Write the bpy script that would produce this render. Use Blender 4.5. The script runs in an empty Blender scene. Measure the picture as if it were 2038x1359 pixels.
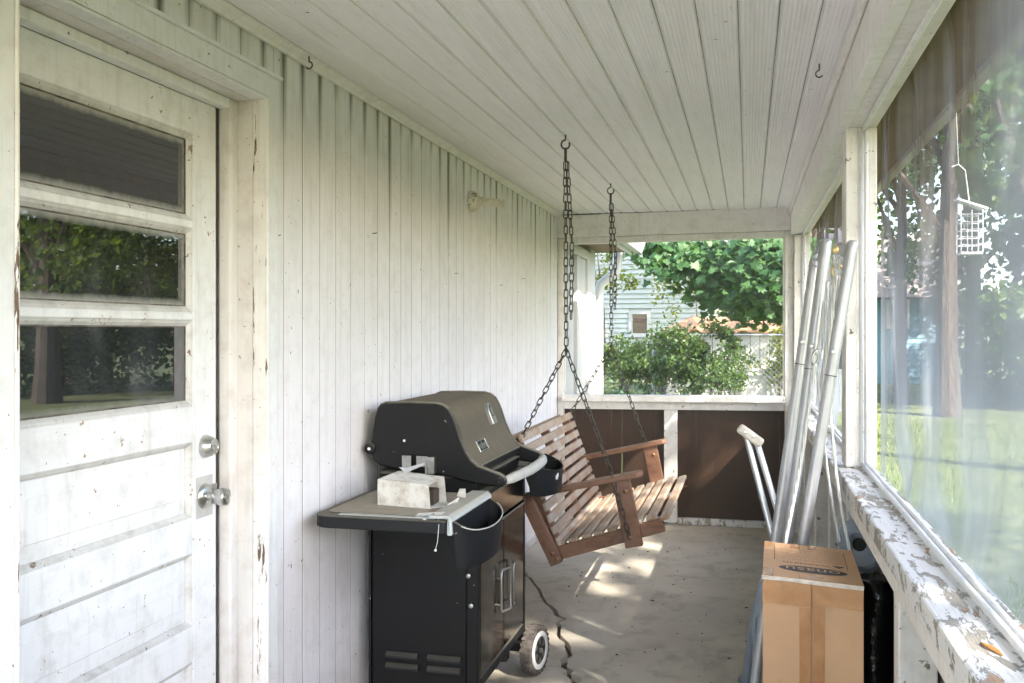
import bpy, bmesh, math, random
from mathutils import Vector, Matrix, Quaternion
from mathutils.geometry import delaunay_2d_cdt
R = math.radians
random.seed(7)
SC = bpy.context.scene
COL = SC.collection

# ------------------------------------------------------------------ camera, sky, sun, exposure
YAW = 13.8
cam_d = bpy.data.cameras.new('camera')
cam = bpy.data.objects.new('camera', cam_d); COL.objects.link(cam)
cam.location = (0, 0, 1.46)
cam.rotation_euler = (R(90), 0, R(YAW))
cam_d.sensor_width = 36
cam_d.lens = 36 * 1912 / 2038
cam_d.shift_y = -19.5 / 2038
cam_d.clip_start = 0.05
cam_d.clip_end = 500
SC.camera = cam

SUN_DIR = Vector((0.90, -0.80, 1.0)).normalized()
world = bpy.data.worlds.new('World'); SC.world = world
world.use_nodes = True
wn = world.node_tree; wn.nodes.clear()
wo = wn.nodes.new('ShaderNodeOutputWorld'); wb = wn.nodes.new('ShaderNodeBackground')
sky = wn.nodes.new('ShaderNodeTexSky'); sky.sky_type = 'NISHITA'; sky.sun_disc = False
sky.sun_elevation = math.asin(SUN_DIR.z); sky.sun_rotation = math.atan2(SUN_DIR.x, SUN_DIR.y)
sky.air_density = 1.0; sky.dust_density = 2.0; sky.ozone_density = 1.0
wb.inputs['Strength'].default_value = 0.15
wn.links.new(sky.outputs[0], wb.inputs['Color']); wn.links.new(wb.outputs[0], wo.inputs['Surface'])
sun_d = bpy.data.lights.new('sun', 'SUN'); sun_d.energy = 2.7; sun_d.angle = R(0.6); sun_d.color = (1.0, 0.93, 0.82)
sun = bpy.data.objects.new('sun', sun_d); COL.objects.link(sun)
sun.rotation_euler = SUN_DIR.to_track_quat('Z', 'Y').to_euler()
sun.location = (12, -10, 14)
SC.view_settings.view_transform = 'Standard'
SC.view_settings.look = 'None'
SC.view_settings.gamma = 1.0
SC.view_settings.exposure = 3.04
SC.cycles.use_denoising = True
SC.cycles.max_bounces = 10
SC.cycles.diffuse_bounces = 6
SC.cycles.transparent_max_bounces = 16
SC.cycles.sample_clamp_indirect = 6.0
SC.cycles.caustics_reflective = False
SC.cycles.caustics_refractive = False

# ------------------------------------------------------------------ helpers
_F = (-math.sin(R(YAW)), math.cos(R(YAW))); _R = (math.cos(R(YAW)), math.sin(R(YAW)))
def at(px, py, y):
    """point on the vertical plane at distance y seen at photo pixel (px, py)"""
    u = (px - 1019) / 1912; v = (660 - py) / 1912
    dx, dy = _F[0] + u * _R[0], _F[1] + u * _R[1]
    t = y / dy
    return Vector((dx * t, y, 1.46 + v * t))

ORIG = {}
def tag(o, label=None, cat=None, group=None, kind=None):
    if label: o['label'] = label
    if cat: o['category'] = cat
    if group: o['group'] = group
    if kind: o['kind'] = kind
    return o
def thing(name, loc, label, cat, group=None, rz=0):
    o = bpy.data.objects.new(name, None); COL.objects.link(o)
    o.empty_display_size = 0.1
    o.location = loc; o.rotation_euler = (0, 0, rz)
    ORIG[o.name] = Vector(loc)
    return tag(o, label, cat, group)
def link_mesh(name, me, mat, parent=None, loc=None):
    o = bpy.data.objects.new(name, me); COL.objects.link(o)
    if mat is not None:
        me.materials.clear(); me.materials.append(mat)
    if parent is not None:
        o.parent = parent; ORIG[o.name] = ORIG[parent.name]
    else:
        ORIG[o.name] = Vector((0, 0, 0))
    if loc is not None: o.location = loc
    return o

class MB:
    """collects faces of ONE object"""
    def __init__(s): s.v = []; s.f = []
    def add(s, vs, fs):
        b = len(s.v); s.v += [Vector(p) for p in vs]; s.f += [tuple(b + i for i in f) for f in fs]; return s
    def box(s, x0, x1, y0, y1, z0, z1):
        return s.add([(x0,y0,z0),(x1,y0,z0),(x1,y1,z0),(x0,y1,z0),(x0,y0,z1),(x1,y0,z1),(x1,y1,z1),(x0,y1,z1)],
                     [(0,3,2,1),(4,5,6,7),(0,1,5,4),(1,2,6,5),(2,3,7,6),(3,0,4,7)])
    def bar(s, a, b, w, h, up=(0, 0, 1), up2=None):
        """rectangular bar a->b, w across, h along up"""
        a = Vector(a); b = Vector(b); d = (b - a).normalized(); upv = Vector(up)
        side = d.cross(upv).normalized(); u = side.cross(d).normalized()
        vs = []
        for p in (a, b):
            for sx, sz in ((-1,-1),(1,-1),(1,1),(-1,1)):
                vs.append(p + side * (sx * w / 2) + u * (sz * h / 2))
        return s.add(vs, [(0,1,2,3),(7,6,5,4),(0,4,5,1),(1,5,6,2),(2,6,7,3),(3,7,4,0)])
    def tube(s, pts, r, n=8, cap=True, closed=False):
        pts = [Vector(p) for p in pts]; m = len(pts)
        rr = r if isinstance(r, (list, tuple)) else [r] * m
        prev = None; b = len(s.v)
        for i, p in enumerate(pts):
            if closed: d = pts[(i + 1) % m] - pts[i - 1]
            elif i == 0: d = pts[1] - p
            elif i == m - 1: d = p - pts[-2]
            else: d = (pts[i + 1] - p).normalized() + (p - pts[i - 1]).normalized()
            d.normalize()
            if prev is None:
                q = Vector((0, 0, 1)) if abs(d.z) < .9 else Vector((1, 0, 0))
                u = d.cross(q).normalized()
            else:
                u = (prev - d * prev.dot(d)).normalized()
            prev = u; w = d.cross(u)
            for k in range(n):
                a = 2 * math.pi * k / n
                s.v.append(p + (u * math.cos(a) + w * math.sin(a)) * rr[i])
        rng = m if closed else m - 1
        for i in range(rng):
            i2 = (i + 1) % m
            for k in range(n):
                s.f.append((b + i*n + k, b + i*n + (k+1) % n, b + i2*n + (k+1) % n, b + i2*n + k))
        if cap and not closed:
            s.f.append(tuple(b + k for k in reversed(range(n))))
            s.f.append(tuple(b + (m-1)*n + k for k in range(n)))
        return s
    def lathe(s, prof, origin, axis, n=20):
        """prof = [(r, h)] turned round axis through origin"""
        o = Vector(origin); ax = Vector(axis).normalized()
        q = Vector((0, 0, 1)) if abs(ax.z) < .9 else Vector((1, 0, 0))
        u = ax.cross(q).normalized(); w = ax.cross(u); b = len(s.v); m = len(prof)
        for r, h in prof:
            for k in range(n):
                a = 2 * math.pi * k / n
                s.v.append(o + ax * h + (u * math.cos(a) + w * math.sin(a)) * max(r, 1e-4))
        for i in range(m - 1):
            for k in range(n):
                s.f.append((b+i*n+k, b+i*n+(k+1)%n, b+(i+1)*n+(k+1)%n, b+(i+1)*n+k))
        s.f.append(tuple(b + k for k in reversed(range(n))))
        s.f.append(tuple(b + (m-1)*n + k for k in range(n)))
        return s
    def prism(s, poly, h0, h1, fn):
        """poly of 2D points extruded between h0 and h1, fn(a, b, h) -> 3D"""
        n = len(poly)
        vs = [fn(a, b, h0) for a, b in poly] + [fn(a, b, h1) for a, b in poly]
        fs = [tuple(reversed(range(n))), tuple(range(n, 2*n))] + [(i, (i+1) % n, n + (i+1) % n, n + i) for i in range(n)]
        return s.add(vs, fs)
    def mesh(s, name, off=None):
        me = bpy.data.meshes.new(name)
        vs = [v - off for v in s.v] if off is not None else s.v
        me.from_pydata([tuple(v) for v in vs], [], s.f)
        bm = bmesh.new(); bm.from_mesh(me)
        bmesh.ops.recalc_face_normals(bm, faces=bm.faces)
        bm.to_mesh(me); bm.free(); me.update()
        return me
    def build(s, name, mat, parent=None, smooth=False, bevel=0, local=False, seg=2):
        off = ORIG[parent.name] if (parent is not None and not local) else None
        me = s.mesh(name, off)
        if smooth:
            for p in me.polygons: p.use_smooth = True
        o = link_mesh(name, me, mat, parent)
        if bevel:
            m = o.modifiers.new('bevel', 'BEVEL'); m.width = bevel; m.segments = seg; m.limit_method = 'ANGLE'; m.angle_limit = R(35)
        if smooth == 'auto':
            me.set_sharp_from_angle(angle=R(35))
        return o
def box(name, mat, parent, x0, x1, y0, y1, z0, z1, bevel=0.003, **k):
    return MB().box(x0, x1, y0, y1, z0, z1).build(name, mat, parent, bevel=bevel, **k)

def text_mesh(body, size, fn, extrude=0.0):
    cu = bpy.data.curves.new('lettering', 'FONT'); cu.body = body; cu.size = size; cu.align_x = 'CENTER'; cu.align_y = 'CENTER'
    cu.resolution_u = 3; cu.extrude = extrude
    o = bpy.data.objects.new('lettering_tmp', cu); COL.objects.link(o)
    dg = bpy.context.evaluated_depsgraph_get()
    me = bpy.data.meshes.new_from_object(o.evaluated_get(dg))
    bpy.data.objects.remove(o); bpy.data.curves.remove(cu)
    for v in me.vertices: v.co = fn(v.co)
    return me

# ------------------------------------------------------------------ materials
class NT:
    def __init__(s, name):
        s.m = bpy.data.materials.new(name); s.m.use_nodes = True; s.t = s.m.node_tree; s.t.nodes.clear()
        s.out = s.n('ShaderNodeOutputMaterial')
    def n(s, typ, **kw):
        nd = s.t.nodes.new(typ)
        for k, v in kw.items(): setattr(nd, k, v)
        return nd
    def l(s, a, b): s.t.links.new(a, b)
    def pos(s, scale=(1, 1, 1), obj=False):
        if obj: src = s.n('ShaderNodeTexCoord').outputs['Object']
        else: src = s.n('ShaderNodeNewGeometry').outputs['Position']
        mp = s.n('ShaderNodeMapping'); mp.inputs['Scale'].default_value = scale; s.l(src, mp.inputs[0]); return mp.outputs[0]
    def noise(s, vec, scale, detail=3, rough=.55, dist=0):
        nd = s.n('ShaderNodeTexNoise'); nd.inputs['Scale'].default_value = scale; nd.inputs['Detail'].default_value = detail
        nd.inputs['Roughness'].default_value = rough; nd.inputs['Distortion'].default_value = dist
        if vec is not None: s.l(vec, nd.inputs['Vector'])
        return nd.outputs['Fac']
    def ramp(s, fac, stops):
        r = s.n('ShaderNodeValToRGB'); e = r.color_ramp.elements
        while len(e) < len(stops): e.new(0.5)
        for i, (p, c) in enumerate(stops):
            e[i].position = p; e[i].color = (c[0], c[1], c[2], 1) if isinstance(c, (tuple, list)) else (c, c, c, 1)
        s.l(fac, r.inputs[0]); return r.outputs[0]
    def mix(s, fac, a, b, blend='MIX'):
        m = s.n('ShaderNodeMix', data_type='RGBA', blend_type=blend)
        for v, i in ((fac, 0), (a, 6), (b, 7)):
            if hasattr(v, 'links') or hasattr(v, 'is_linked'): s.l(v, m.inputs[i])
            elif i == 0: m.inputs[0].default_value = v
            else: m.inputs[i].default_value = (v[0], v[1], v[2], 1)
        return m.outputs[2]
    def math(s, op, a, b=None, clamp=False):
        m = s.n('ShaderNodeMath', operation=op, use_clamp=clamp)
        for i, v in enumerate((a, b)):
            if v is None: continue
            if hasattr(v, 'is_linked'): s.l(v, m.inputs[i])
            else: m.inputs[i].default_value = v
        return m.outputs[0]
    def maprange(s, v, a, b, c=0, d=1):
        m = s.n('ShaderNodeMapRange'); s.l(v, m.inputs[0])
        for i, x in enumerate((a, b, c, d)): m.inputs[i + 1].default_value = x
        return m.outputs[0]
    def bump(s, h, strength=.3, dist=.005, normal=None):
        b = s.n('ShaderNodeBump'); b.inputs['Strength'].default_value = strength; b.inputs['Distance'].default_value = dist
        s.l(h, b.inputs['Height'])
        if normal is not None: s.l(normal, b.inputs['Normal'])
        return b.outputs[0]
    def bsdf(s, color, rough=.6, metal=0, normal=None, spec=.5, **kw):
        p = s.n('ShaderNodeBsdfPrincipled')
        for v, nm in ((color, 'Base Color'), (rough, 'Roughness'), (metal, 'Metallic'), (spec, 'Specular IOR Level')):
            if hasattr(v, 'is_linked'): s.l(v, p.inputs[nm])
            elif nm == 'Base Color': p.inputs[nm].default_value = (v[0], v[1], v[2], 1)
            else: p.inputs[nm].default_value = v
        for k, v in kw.items(): p.inputs[k].default_value = v
        if normal is not None: s.l(normal, p.inputs['Normal'])
        return p.outputs[0]
    def done(s, sh): s.l(sh, s.out.inputs['Surface']); return s.m
    def rand(s): return s.n('ShaderNodeObjectInfo').outputs['Random']
    def sepz(s, axis=2):
        g = s.n('ShaderNodeNewGeometry'); x = s.n('ShaderNodeSeparateXYZ'); s.l(g.outputs['Position'], x.inputs[0]); return x.outputs[axis]

def paint(name, base=(.78, .775, .74), grime=None, chips=.70, chip_col=(.12, .07, .04), grain=(1, 1, .06), grain_s=90, dirt=.35, rough=.55, top_stain=None, var=.05, dcol=(.42, .40, .34), chip_scale=(1, 1, 1)):
    """old white gloss paint on wood: blotches, chips, grain, optional grime running down from z = top_stain"""
    t = NT(name)
    p = t.pos()
    big = t.noise(p, 2.2, 4); mid = t.noise(p, 14, 4, .65)
    c = t.mix(t.ramp(big, [(.3, 0), (.75, 1)]), base, tuple(b * .91 for b in base))
    dm = t.math('MULTIPLY', t.ramp(mid, [(.48, 0), (.8, 1)]), dirt)
    c = t.mix(dm, c, dcol)
    r = t.rand(); c = t.mix(t.math('MULTIPLY', r, var), c, (.55, .54, .50))
    if top_stain is not None:
        z = t.sepz()
        # grime that runs down from the ceiling along the board joints, each joint its own length
        yy = t.math('ADD', t.math('DIVIDE', t.math('ADD', t.sepz(1), 1.2), .1335), .5)
        cell = t.math('FLOOR', yy); fr_ = t.math('ABSOLUTE', t.math('SUBTRACT', t.math('FRACT', yy), .5))
        wn_ = t.n('ShaderNodeTexWhiteNoise', noise_dimensions='1D'); t.l(cell, wn_.inputs['W'])
        rl = wn_.outputs['Value']
        wob = t.math('MULTIPLY', t.math('SUBTRACT', t.noise(t.pos((1, 1, .4)), 18, 3), .5), .10)
        near = t.maprange(t.math('ADD', fr_, wob), .02, .21, 1, 0)
        leng = t.math('ADD', t.math('MULTIPLY', t.math('POWER', rl, 2.2), .60), .07)
        drop = t.math('DIVIDE', t.math('SUBTRACT', top_stain, z), leng)
        fade = t.maprange(drop, 0, 1, 1, 0)
        f1 = t.math('MULTIPLY', near, t.math('MULTIPLY', fade, t.math('ADD', t.math('MULTIPLY', rl, 1.0), .45)), True)
        c = t.mix(f1, c, (.05, .046, .03))
        soft = t.math('MULTIPLY', t.maprange(z, top_stain - .5, top_stain, 0, 1), t.ramp(t.noise(t.pos((1, 5, .7)), 2.5, 4, .6), [(.45, 0), (.75, .5)]))
        c = t.mix(soft, c, (.40, .40, .27))
        alg = t.math('MULTIPLY', t.maprange(z, 1.2, 2.4, 0, .16), t.noise(t.pos((1, 4, 1)), 1.5, 3))
        c = t.mix(alg, c, (.53, .53, .44))
    ch = t.noise(t.pos(chip_scale), 26, 5, .7)
    ch = t.ramp(ch, [(chips, 0), (chips + .02, 1)])
    c = t.mix(ch, c, chip_col)
    vs = t.noise(t.pos((6, 6, .28)), 7, 5, .65)
    c = t.mix(t.ramp(vs, [(.52, 0), (.80, .34)]), c, (.40, .385, .35))
    spk = t.ramp(t.noise(t.pos(), 85, 2, .5), [(.75, 0), (.765, 1)])
    c = t.mix(spk, c, (.09, .06, .04))
    g = t.noise(t.pos(grain), grain_s, 3, .6)
    c = t.mix(t.ramp(g, [(.55, 0), (.85, .22)]), c, (.45, .44, .42))
    h = t.math('SUBTRACT', t.math('MULTIPLY', g, .6), ch)
    return t.done(t.bsdf(c, rough, normal=t.bump(h, .5, .003)))

def simple(name, col, rough=.5, metal=0, var=.15, scale=30, bump=.15, spec=.5, bdist=.002, **kw):
    t = NT(name); p = t.pos()
    n = t.noise(p, scale, 4, .6)
    c = t.mix(t.ramp(n, [(.3, 0), (.7, 1)]), tuple(x * (1 - var) for x in col), tuple(min(1, x * (1 + var)) for x in col))
    return t.done(t.bsdf(c, rough, metal, normal=t.bump(n, bump, bdist), spec=spec, **kw))

def dusty(name, col, dust=(.30, .27, .21), amount=.8, rough=.5, metal=0, lo=.12, hi=.75):
    """dark thing with settled dust on faces that look up"""
    t = NT(name)
    g = t.n('ShaderNodeNewGeometry'); x = t.n('ShaderNodeSeparateXYZ'); t.l(g.outputs['Normal'], x.inputs[0])
    up = t.maprange(x.outputs[2], lo, hi, 0, amount)
    n = t.noise(t.pos(), 22, 5, .65)
    fac = t.math('MULTIPLY', up, t.ramp(n, [(.15, .55), (.75, 1)]))
    n2 = t.noise(t.pos(), 9, 4, .6)
    fac = t.math('ADD', fac, t.math('MULTIPLY', t.ramp(n2, [(.55, 0), (.9, 1)]), .015), True)
    c = t.mix(fac, col, dust)
    sk = t.ramp(t.noise(t.pos(), 52, 2, .5), [(.752, 0), (.76, .8)])
    c = t.mix(sk, c, (.5, .48, .44))
    rr = t.math('ADD', t.math('MULTIPLY', fac, .9 - rough), rough)
    return t.done(t.bsdf(c, rr, metal, normal=t.bump(n, .08, .002), spec=.3))

def wood(name, c0, c1, grain=(14, 1.2, 14), scale=5, rough=.7, weather=None, bump=.35):
    t = NT(name)
    g = t.noise(t.pos(grain), scale, 5, .65, .6)
    c = t.mix(t.ramp(g, [(.32, 0), (.68, 1)]), c0, c1)
    if weather:
        w = t.noise(t.pos(), 7, 4, .6)
        c = t.mix(t.ramp(w, [(.38, 0), (.66, .85)]), c, weather)
    c = t.mix(t.math('MULTIPLY', t.rand(), .3), c, tuple(x * .6 for x in c0))
    return t.done(t.bsdf(c, rough, normal=t.bump(g, bump, .003)))

M = {}
M['wall'] = paint('wall_paint', (.85, .83, .86), top_stain=2.35, chips=.68, grain=(1, 1, .05), grain_s=110, var=.10, dirt=.28)
M['trim'] = paint('trim_paint', (.83, .835, .85), chips=.665, dirt=.35)
M['chippy'] = paint('edge_paint', (.84, .82, .80), chips=.60, dirt=.4, chip_scale=(1.5, 1.5, .16))
M['jamb'] = paint('jamb_paint', (.74, .715, .70), chips=.685, dirt=.45, dcol=(.36, .27, .22))
M['door'] = paint('door_paint', (.83, .835, .85), chips=.66, chip_col=(.36, .22, .12), grain=(1, .1, 1), grain_s=60, dirt=.42)
M['moulding'] = paint('moulding_paint', (.66, .655, .645), chips=.63, chip_col=(.22, .15, .10), dirt=.7, dcol=(.26, .235, .20))
M['post'] = paint('post_paint', (.78, .76, .73), chips=.635, chip_col=(.16, .13, .10), dirt=.55, grain=(1, 1, .08))
M['beam'] = paint('beam_paint', (.86, .835, .83), chips=.69, dirt=.4, grain=(.08, .08, 1))
M['sillend'] = paint('sill_paint', (.82, .80, .78), chips=.65, chip_col=(.14, .12, .10), dirt=.5, grain=(.05, 1, 1))

def ceiling_mat():
    t = NT('ceiling_paint'); p = t.pos()
    base = (.90, .88, .905)
    big = t.noise(p, 1.6, 4); mid = t.noise(t.pos((6, .5, 1)), 5, 4, .6)
    c = t.mix(t.ramp(big, [(.3, 0), (.75, 1)]), base, (.845, .825, .85))
    c = t.mix(t.math('MULTIPLY', t.ramp(mid, [(.5, 0), (.8, 1)]), .26), c, (.56, .54, .50))
    ch = t.ramp(t.noise(p, 24, 4, .7), [(.70, 0), (.715, 1)])
    c = t.mix(ch, c, (.10, .07, .04))
    x = t.sepz(0)
    w = t.math('SINE', t.math('MULTIPLY', x, 2 * math.pi / .0128))
    w = t.math('MULTIPLY', w, .5)
    b1 = t.bump(w, .55, .0022)
    g = t.noise(t.pos((40, .6, 40)), 6, 3)
    return t.done(t.bsdf(c, .6, normal=t.bump(g, .25, .002, b1)))
M['ceiling'] = ceiling_mat()

def peeling():
    t = NT('peeling_sill_paint')
    p1 = t.noise(t.pos((2.6, .8, 1)), 9, 6, .72, .9)
    p2 = t.noise(t.pos((4, .7, 1)), 26, 5, .7, .4)
    m = t.math('ADD', t.math('MULTIPLY', p1, .75), t.math('MULTIPLY', p2, .25))
    bare = t.ramp(m, [(.522, 0), (.535, 1)])
    crack = t.ramp(t.noise(t.pos((5, .5, 1)), 40, 4, .8), [(.66, 0), (.68, 1)])
    bare = t.math('MAXIMUM', bare, crack)
    wd = t.noise(t.pos((30, .9, 1)), 6, 4, .6)
    wc = t.mix(wd, (.22, .20, .17), (.40, .37, .32))
    wc = t.mix(t.ramp(t.noise(t.pos(), 6, 2), [(.60, 0), (.66, 1)]), wc, (.38, .24, .15))
    pc = t.mix(t.noise(t.pos(), 12, 4), (.74, .735, .73), (.62, .615, .61))
    c = t.mix(bare, pc, wc)
    h = t.math('SUBTRACT', t.math('MULTIPLY', wd, .3), t.math('MULTIPLY', bare, 1))
    return t.done(t.bsdf(c, .6, normal=t.bump(h, 1.0, .006)))
M['peel'] = peeling()

def concrete():
    t = NT('old_concrete'); p = t.pos()
    a = t.noise(p, 1.7, 6, .62); b = t.noise(p, 7, 5, .65); f = t.noise(p, 130, 3, .7)
    c = t.mix(t.ramp(a, [(.32, 0), (.7, 1)]), (.42, .372, .295), (.58, .527, .44))
    c = t.mix(t.ramp(b, [(.50, 0), (.74, .8)]), c, (.25, .225, .175))
    c = t.mix(t.ramp(t.noise(t.pos((1, .5, 1)), 3.1, 5, .7), [(.56, 0), (.70, .7)]), c, (.23, .205, .16))
    c = t.mix(t.ramp(f, [(.35, 0), (.75, .25)]), c, (.55, .52, .46))
    sp = t.ramp(t.noise(p, 55, 2, .6), [(.735, 0), (.75, 1)])
    c = t.mix(sp, c, (.05, .04, .03))
    dr = t.ramp(t.noise(t.n('ShaderNodeNewGeometry').outputs['Position'], 34, 2, .5), [(.755, 0), (.765, 1)])
    c = t.mix(dr, c, (.7, .7, .68))
    rr = t.maprange(a, .3, .7, .5, .75)
    h = t.math('ADD', t.math('MULTIPLY', b, .6), t.math('MULTIPLY', f, .25))
    return t.done(t.bsdf(c, rr, normal=t.bump(h, .3, .004)))
M['concrete'] = concrete()
M['crackdirt'] = simple('crack_dirt', (.16, .125, .09), .95, var=.5, scale=60, bump=.8)
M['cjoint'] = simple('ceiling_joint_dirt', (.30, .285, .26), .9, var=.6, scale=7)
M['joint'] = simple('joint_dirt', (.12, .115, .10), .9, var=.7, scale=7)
M['dark'] = simple('dark_gap', (.025, .02, .016), .9)
M['redgap'] = simple('red_brown_primer', (.14, .035, .02), .8, var=.4)

def brown_panel():
    t = NT('brown_hardboard'); p = t.pos()
    a = t.noise(p, 3, 4)
    c = t.mix(a, (.030, .016, .010), (.060, .032, .018))
    s = t.noise(t.pos((28, 28, .7)), 2.0, 4, .6)
    z = t.maprange(t.sepz(), .15, .9, 0, 1)
    f = t.math('MULTIPLY', t.ramp(s, [(.60, 0), (.75, 1)]), t.math('MULTIPLY', z, .35))
    c = t.mix(f, c, (.42, .37, .33))
    sp = t.ramp(t.noise(p, 45, 3, .6), [(.74, 0), (.75, 1)])
    c = t.mix(t.math('MULTIPLY', sp, .5), c, (.4, .36, .3))
    return t.done(t.bsdf(c, .42, normal=t.bump(s, .1, .002)))
M['brown'] = brown_panel()

def screen_mat(name, opac, tint, brown_top, cmax=.78):
    """woven insect screen: some light goes straight through, the dusty threads scatter the rest"""
    t = NT(name)
    tr = t.n('ShaderNodeBsdfTransparent')
    di = t.n('ShaderNodeBsdfDiffuse'); tl = t.n('ShaderNodeBsdfTranslucent')
    s = t.noise(t.pos((1, 5, .35)), 2.2, 4, .6)
    c = t.mix(t.ramp(s, [(.35, 0), (.7, 1)]), tint, tuple(x * .8 for x in tint))
    if brown_top:
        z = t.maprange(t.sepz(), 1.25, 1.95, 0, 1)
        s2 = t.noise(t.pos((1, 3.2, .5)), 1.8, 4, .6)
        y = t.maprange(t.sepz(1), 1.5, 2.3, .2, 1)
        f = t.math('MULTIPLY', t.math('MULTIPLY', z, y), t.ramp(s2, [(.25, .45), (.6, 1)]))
        c = t.mix(t.math('MULTIPLY', f, .95), c, (.085, .058, .036))  # brown tint, stronger towards the top and away from the near end
    t.l(c, di.inputs[0]); t.l(c, tl.inputs[0])
    m1 = t.n('ShaderNodeMixShader'); m1.inputs[0].default_value = .5
    t.l(di.outputs[0], m1.inputs[1]); t.l(tl.outputs[0], m1.inputs[2])
    m2 = t.n('ShaderNodeMixShader')
    # a weave closes up the more slantwise light or sight crosses it: threads cover opac / cos(angle) of the sheet
    g = t.n('ShaderNodeNewGeometry'); dt = t.n('ShaderNodeVectorMath', operation='DOT_PRODUCT')
    t.l(g.outputs['Normal'], dt.inputs[0]); t.l(g.outputs['Incoming'], dt.inputs[1])
    cosv = t.math('MAXIMUM', t.math('ABSOLUTE', dt.outputs['Value']), .02)
    cover = t.math('MINIMUM', t.math('DIVIDE', opac, cosv), cmax)
    o = t.math('ADD', t.math('MULTIPLY', t.math('SUBTRACT', s, .5), .25), cover, True)
    t.l(o, m2.inputs[0]); t.l(tr.outputs[0], m2.inputs[1]); t.l(m1.outputs[0], m2.inputs[2])
    return t.done(m2.outputs[0])
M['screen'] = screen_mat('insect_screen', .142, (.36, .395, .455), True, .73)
M['screenend'] = screen_mat('clean_insect_screen', .06, (.3, .3, .3), False, .2)

def pane_mat(name, fog):
    t = NT(name)
    gc = t.n('ShaderNodeTexCoord').outputs['Generated']; x = t.n('ShaderNodeSeparateXYZ'); t.l(gc, x.inputs[0])
    def edge(o, k):
        a = t.math('MINIMUM', o, t.math('SUBTRACT', 1.0, o)); return t.math('MULTIPLY', a, k)
    e = t.math('MINIMUM', edge(x.outputs[1], .80), edge(x.outputs[2], .235))
    n = t.noise(t.pos(), 30, 5, .7)
    e = t.math('ADD', e, t.math('MULTIPLY', t.math('SUBTRACT', n, .5), .018))
    f = t.maprange(e, .012, .034, .92, .0)
    if not fog:
        b = t.math('ADD', t.math('MULTIPLY', x.outputs[2], .235), t.math('MULTIPLY', t.math('SUBTRACT', n, .5), .012))
        f = t.maprange(b, .0, .032, .8, .0)
    sp = t.ramp(t.noise(t.pos(), 70, 2), [(.735, 0), (.745, .5)])
    f = t.math('MAXIMUM', f, sp)
    film = t.math('MAXIMUM', f, .015)
    gl = t.bsdf((.006, .007, .006), .012, spec=.5, IOR=2.15)
    fg = t.bsdf((.40, .40, .375), .8)
    m = t.n('ShaderNodeMixShader'); t.l(film, m.inputs[0]); t.l(gl, m.inputs[1]); t.l(fg, m.inputs[2])
    return t.done(m.outputs[0])
M['pane_fog'] = pane_mat('fogged_window_glass', True)
M['pane'] = pane_mat('window_glass', False)
M['greystrip'] = simple('grey_film', (.15, .145, .15), .5)
M['putty'] = simple('dirty_putty', (.16, .14, .12), .9, var=.7, scale=20)
M['chrome'] = simple('satin_steel', (.55, .55, .54), .28, 1, var=.08, bump=.03)
M['steel'] = simple('bare_steel', (.42, .42, .41), .35, 1, var=.2)
M['chain'] = simple('weathered_chain', (.10, .095, .08), .55, .85, var=.4, scale=80)
M['slat'] = wood('weathered_slat_wood', (.30, .19, .125), (.48, .34, .235), (14, 1, 14), 5, weather=(.45, .405, .35))
M['redwood'] = wood('stained_frame_wood', (.145, .064, .037), (.27, .135, .080), (3, 14, 9), 5, .55, weather=(.24, .135, .088))
M['bolt'] = simple('rusty_bolt', (.30, .17, .11), .5, .7)
M['gblack'] = dusty('grill_black_enamel', (.006, .006, .007), amount=.85, rough=.45)
M['glid'] = dusty('grill_lid_enamel', (.022, .021, .020), dust=(.175, .148, .108), amount=1.0, rough=.4, lo=-.05, hi=.45)
M['gblacku'] = dusty('grill_side_enamel', (.012, .012, .013), amount=.25, rough=.5)
M['gplast'] = dusty('grill_black_plastic', (.010, .011, .013), amount=.5, rough=.5)
M['gshelf'] = dusty('dusty_shelf', (.07, .075, .085), dust=(.36, .315, .25), amount=1.0, rough=.6)
M['ggrey'] = dusty('light_grey_plastic', (.52, .56, .57), dust=(.42, .38, .31), amount=.9, rough=.55)
M['gdoor'] = simple('dark_brushed_steel', (.13, .11, .09), .13, 1, var=.35, scale=12, bump=.03)
M['ghandle'] = simple('grey_handle_grip', (.50, .49, .46), .6, var=.12, scale=15)
M['silver'] = simple('cast_silver', (.48, .47, .45), .35, .9, var=.1)
M['ovalink'] = simple('dark_grey_print', (.05, .05, .055), .7)
M['tyre'] = simple('dirty_tyre_rubber', (.10, .085, .075), .85, var=.6, scale=25, bump=.4)
M['rim'] = simple('white_wheel_plastic', (.74, .74, .73), .5, var=.12, scale=40)
M['white'] = simple('white_plastic', (.8, .8, .8), .5, var=.05)
M['ink'] = simple('black_ink', (.02, .02, .02), .7)
M['greyink'] = simple('brown_print', (.22, .14, .085), .8)
def stained_card():
    t = NT('stained_white_card'); p = t.pos()
    a = t.noise(p, 22, 5, .65); c = t.mix(t.ramp(a, [(.45, 0), (.75, 1)]), (.74, .72, .69), (.42, .37, .30))
    s = t.ramp(t.noise(p, 48, 4, .7), [(.66, 0), (.70, 1)]); c = t.mix(s, c, (.16, .11, .07))
    return t.done(t.bsdf(c, .8, normal=t.bump(a, .2, .002)))
M['card'] = stained_card()
M['paper'] = simple('white_paper', (.8, .8, .8), .8, var=.06)
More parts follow.
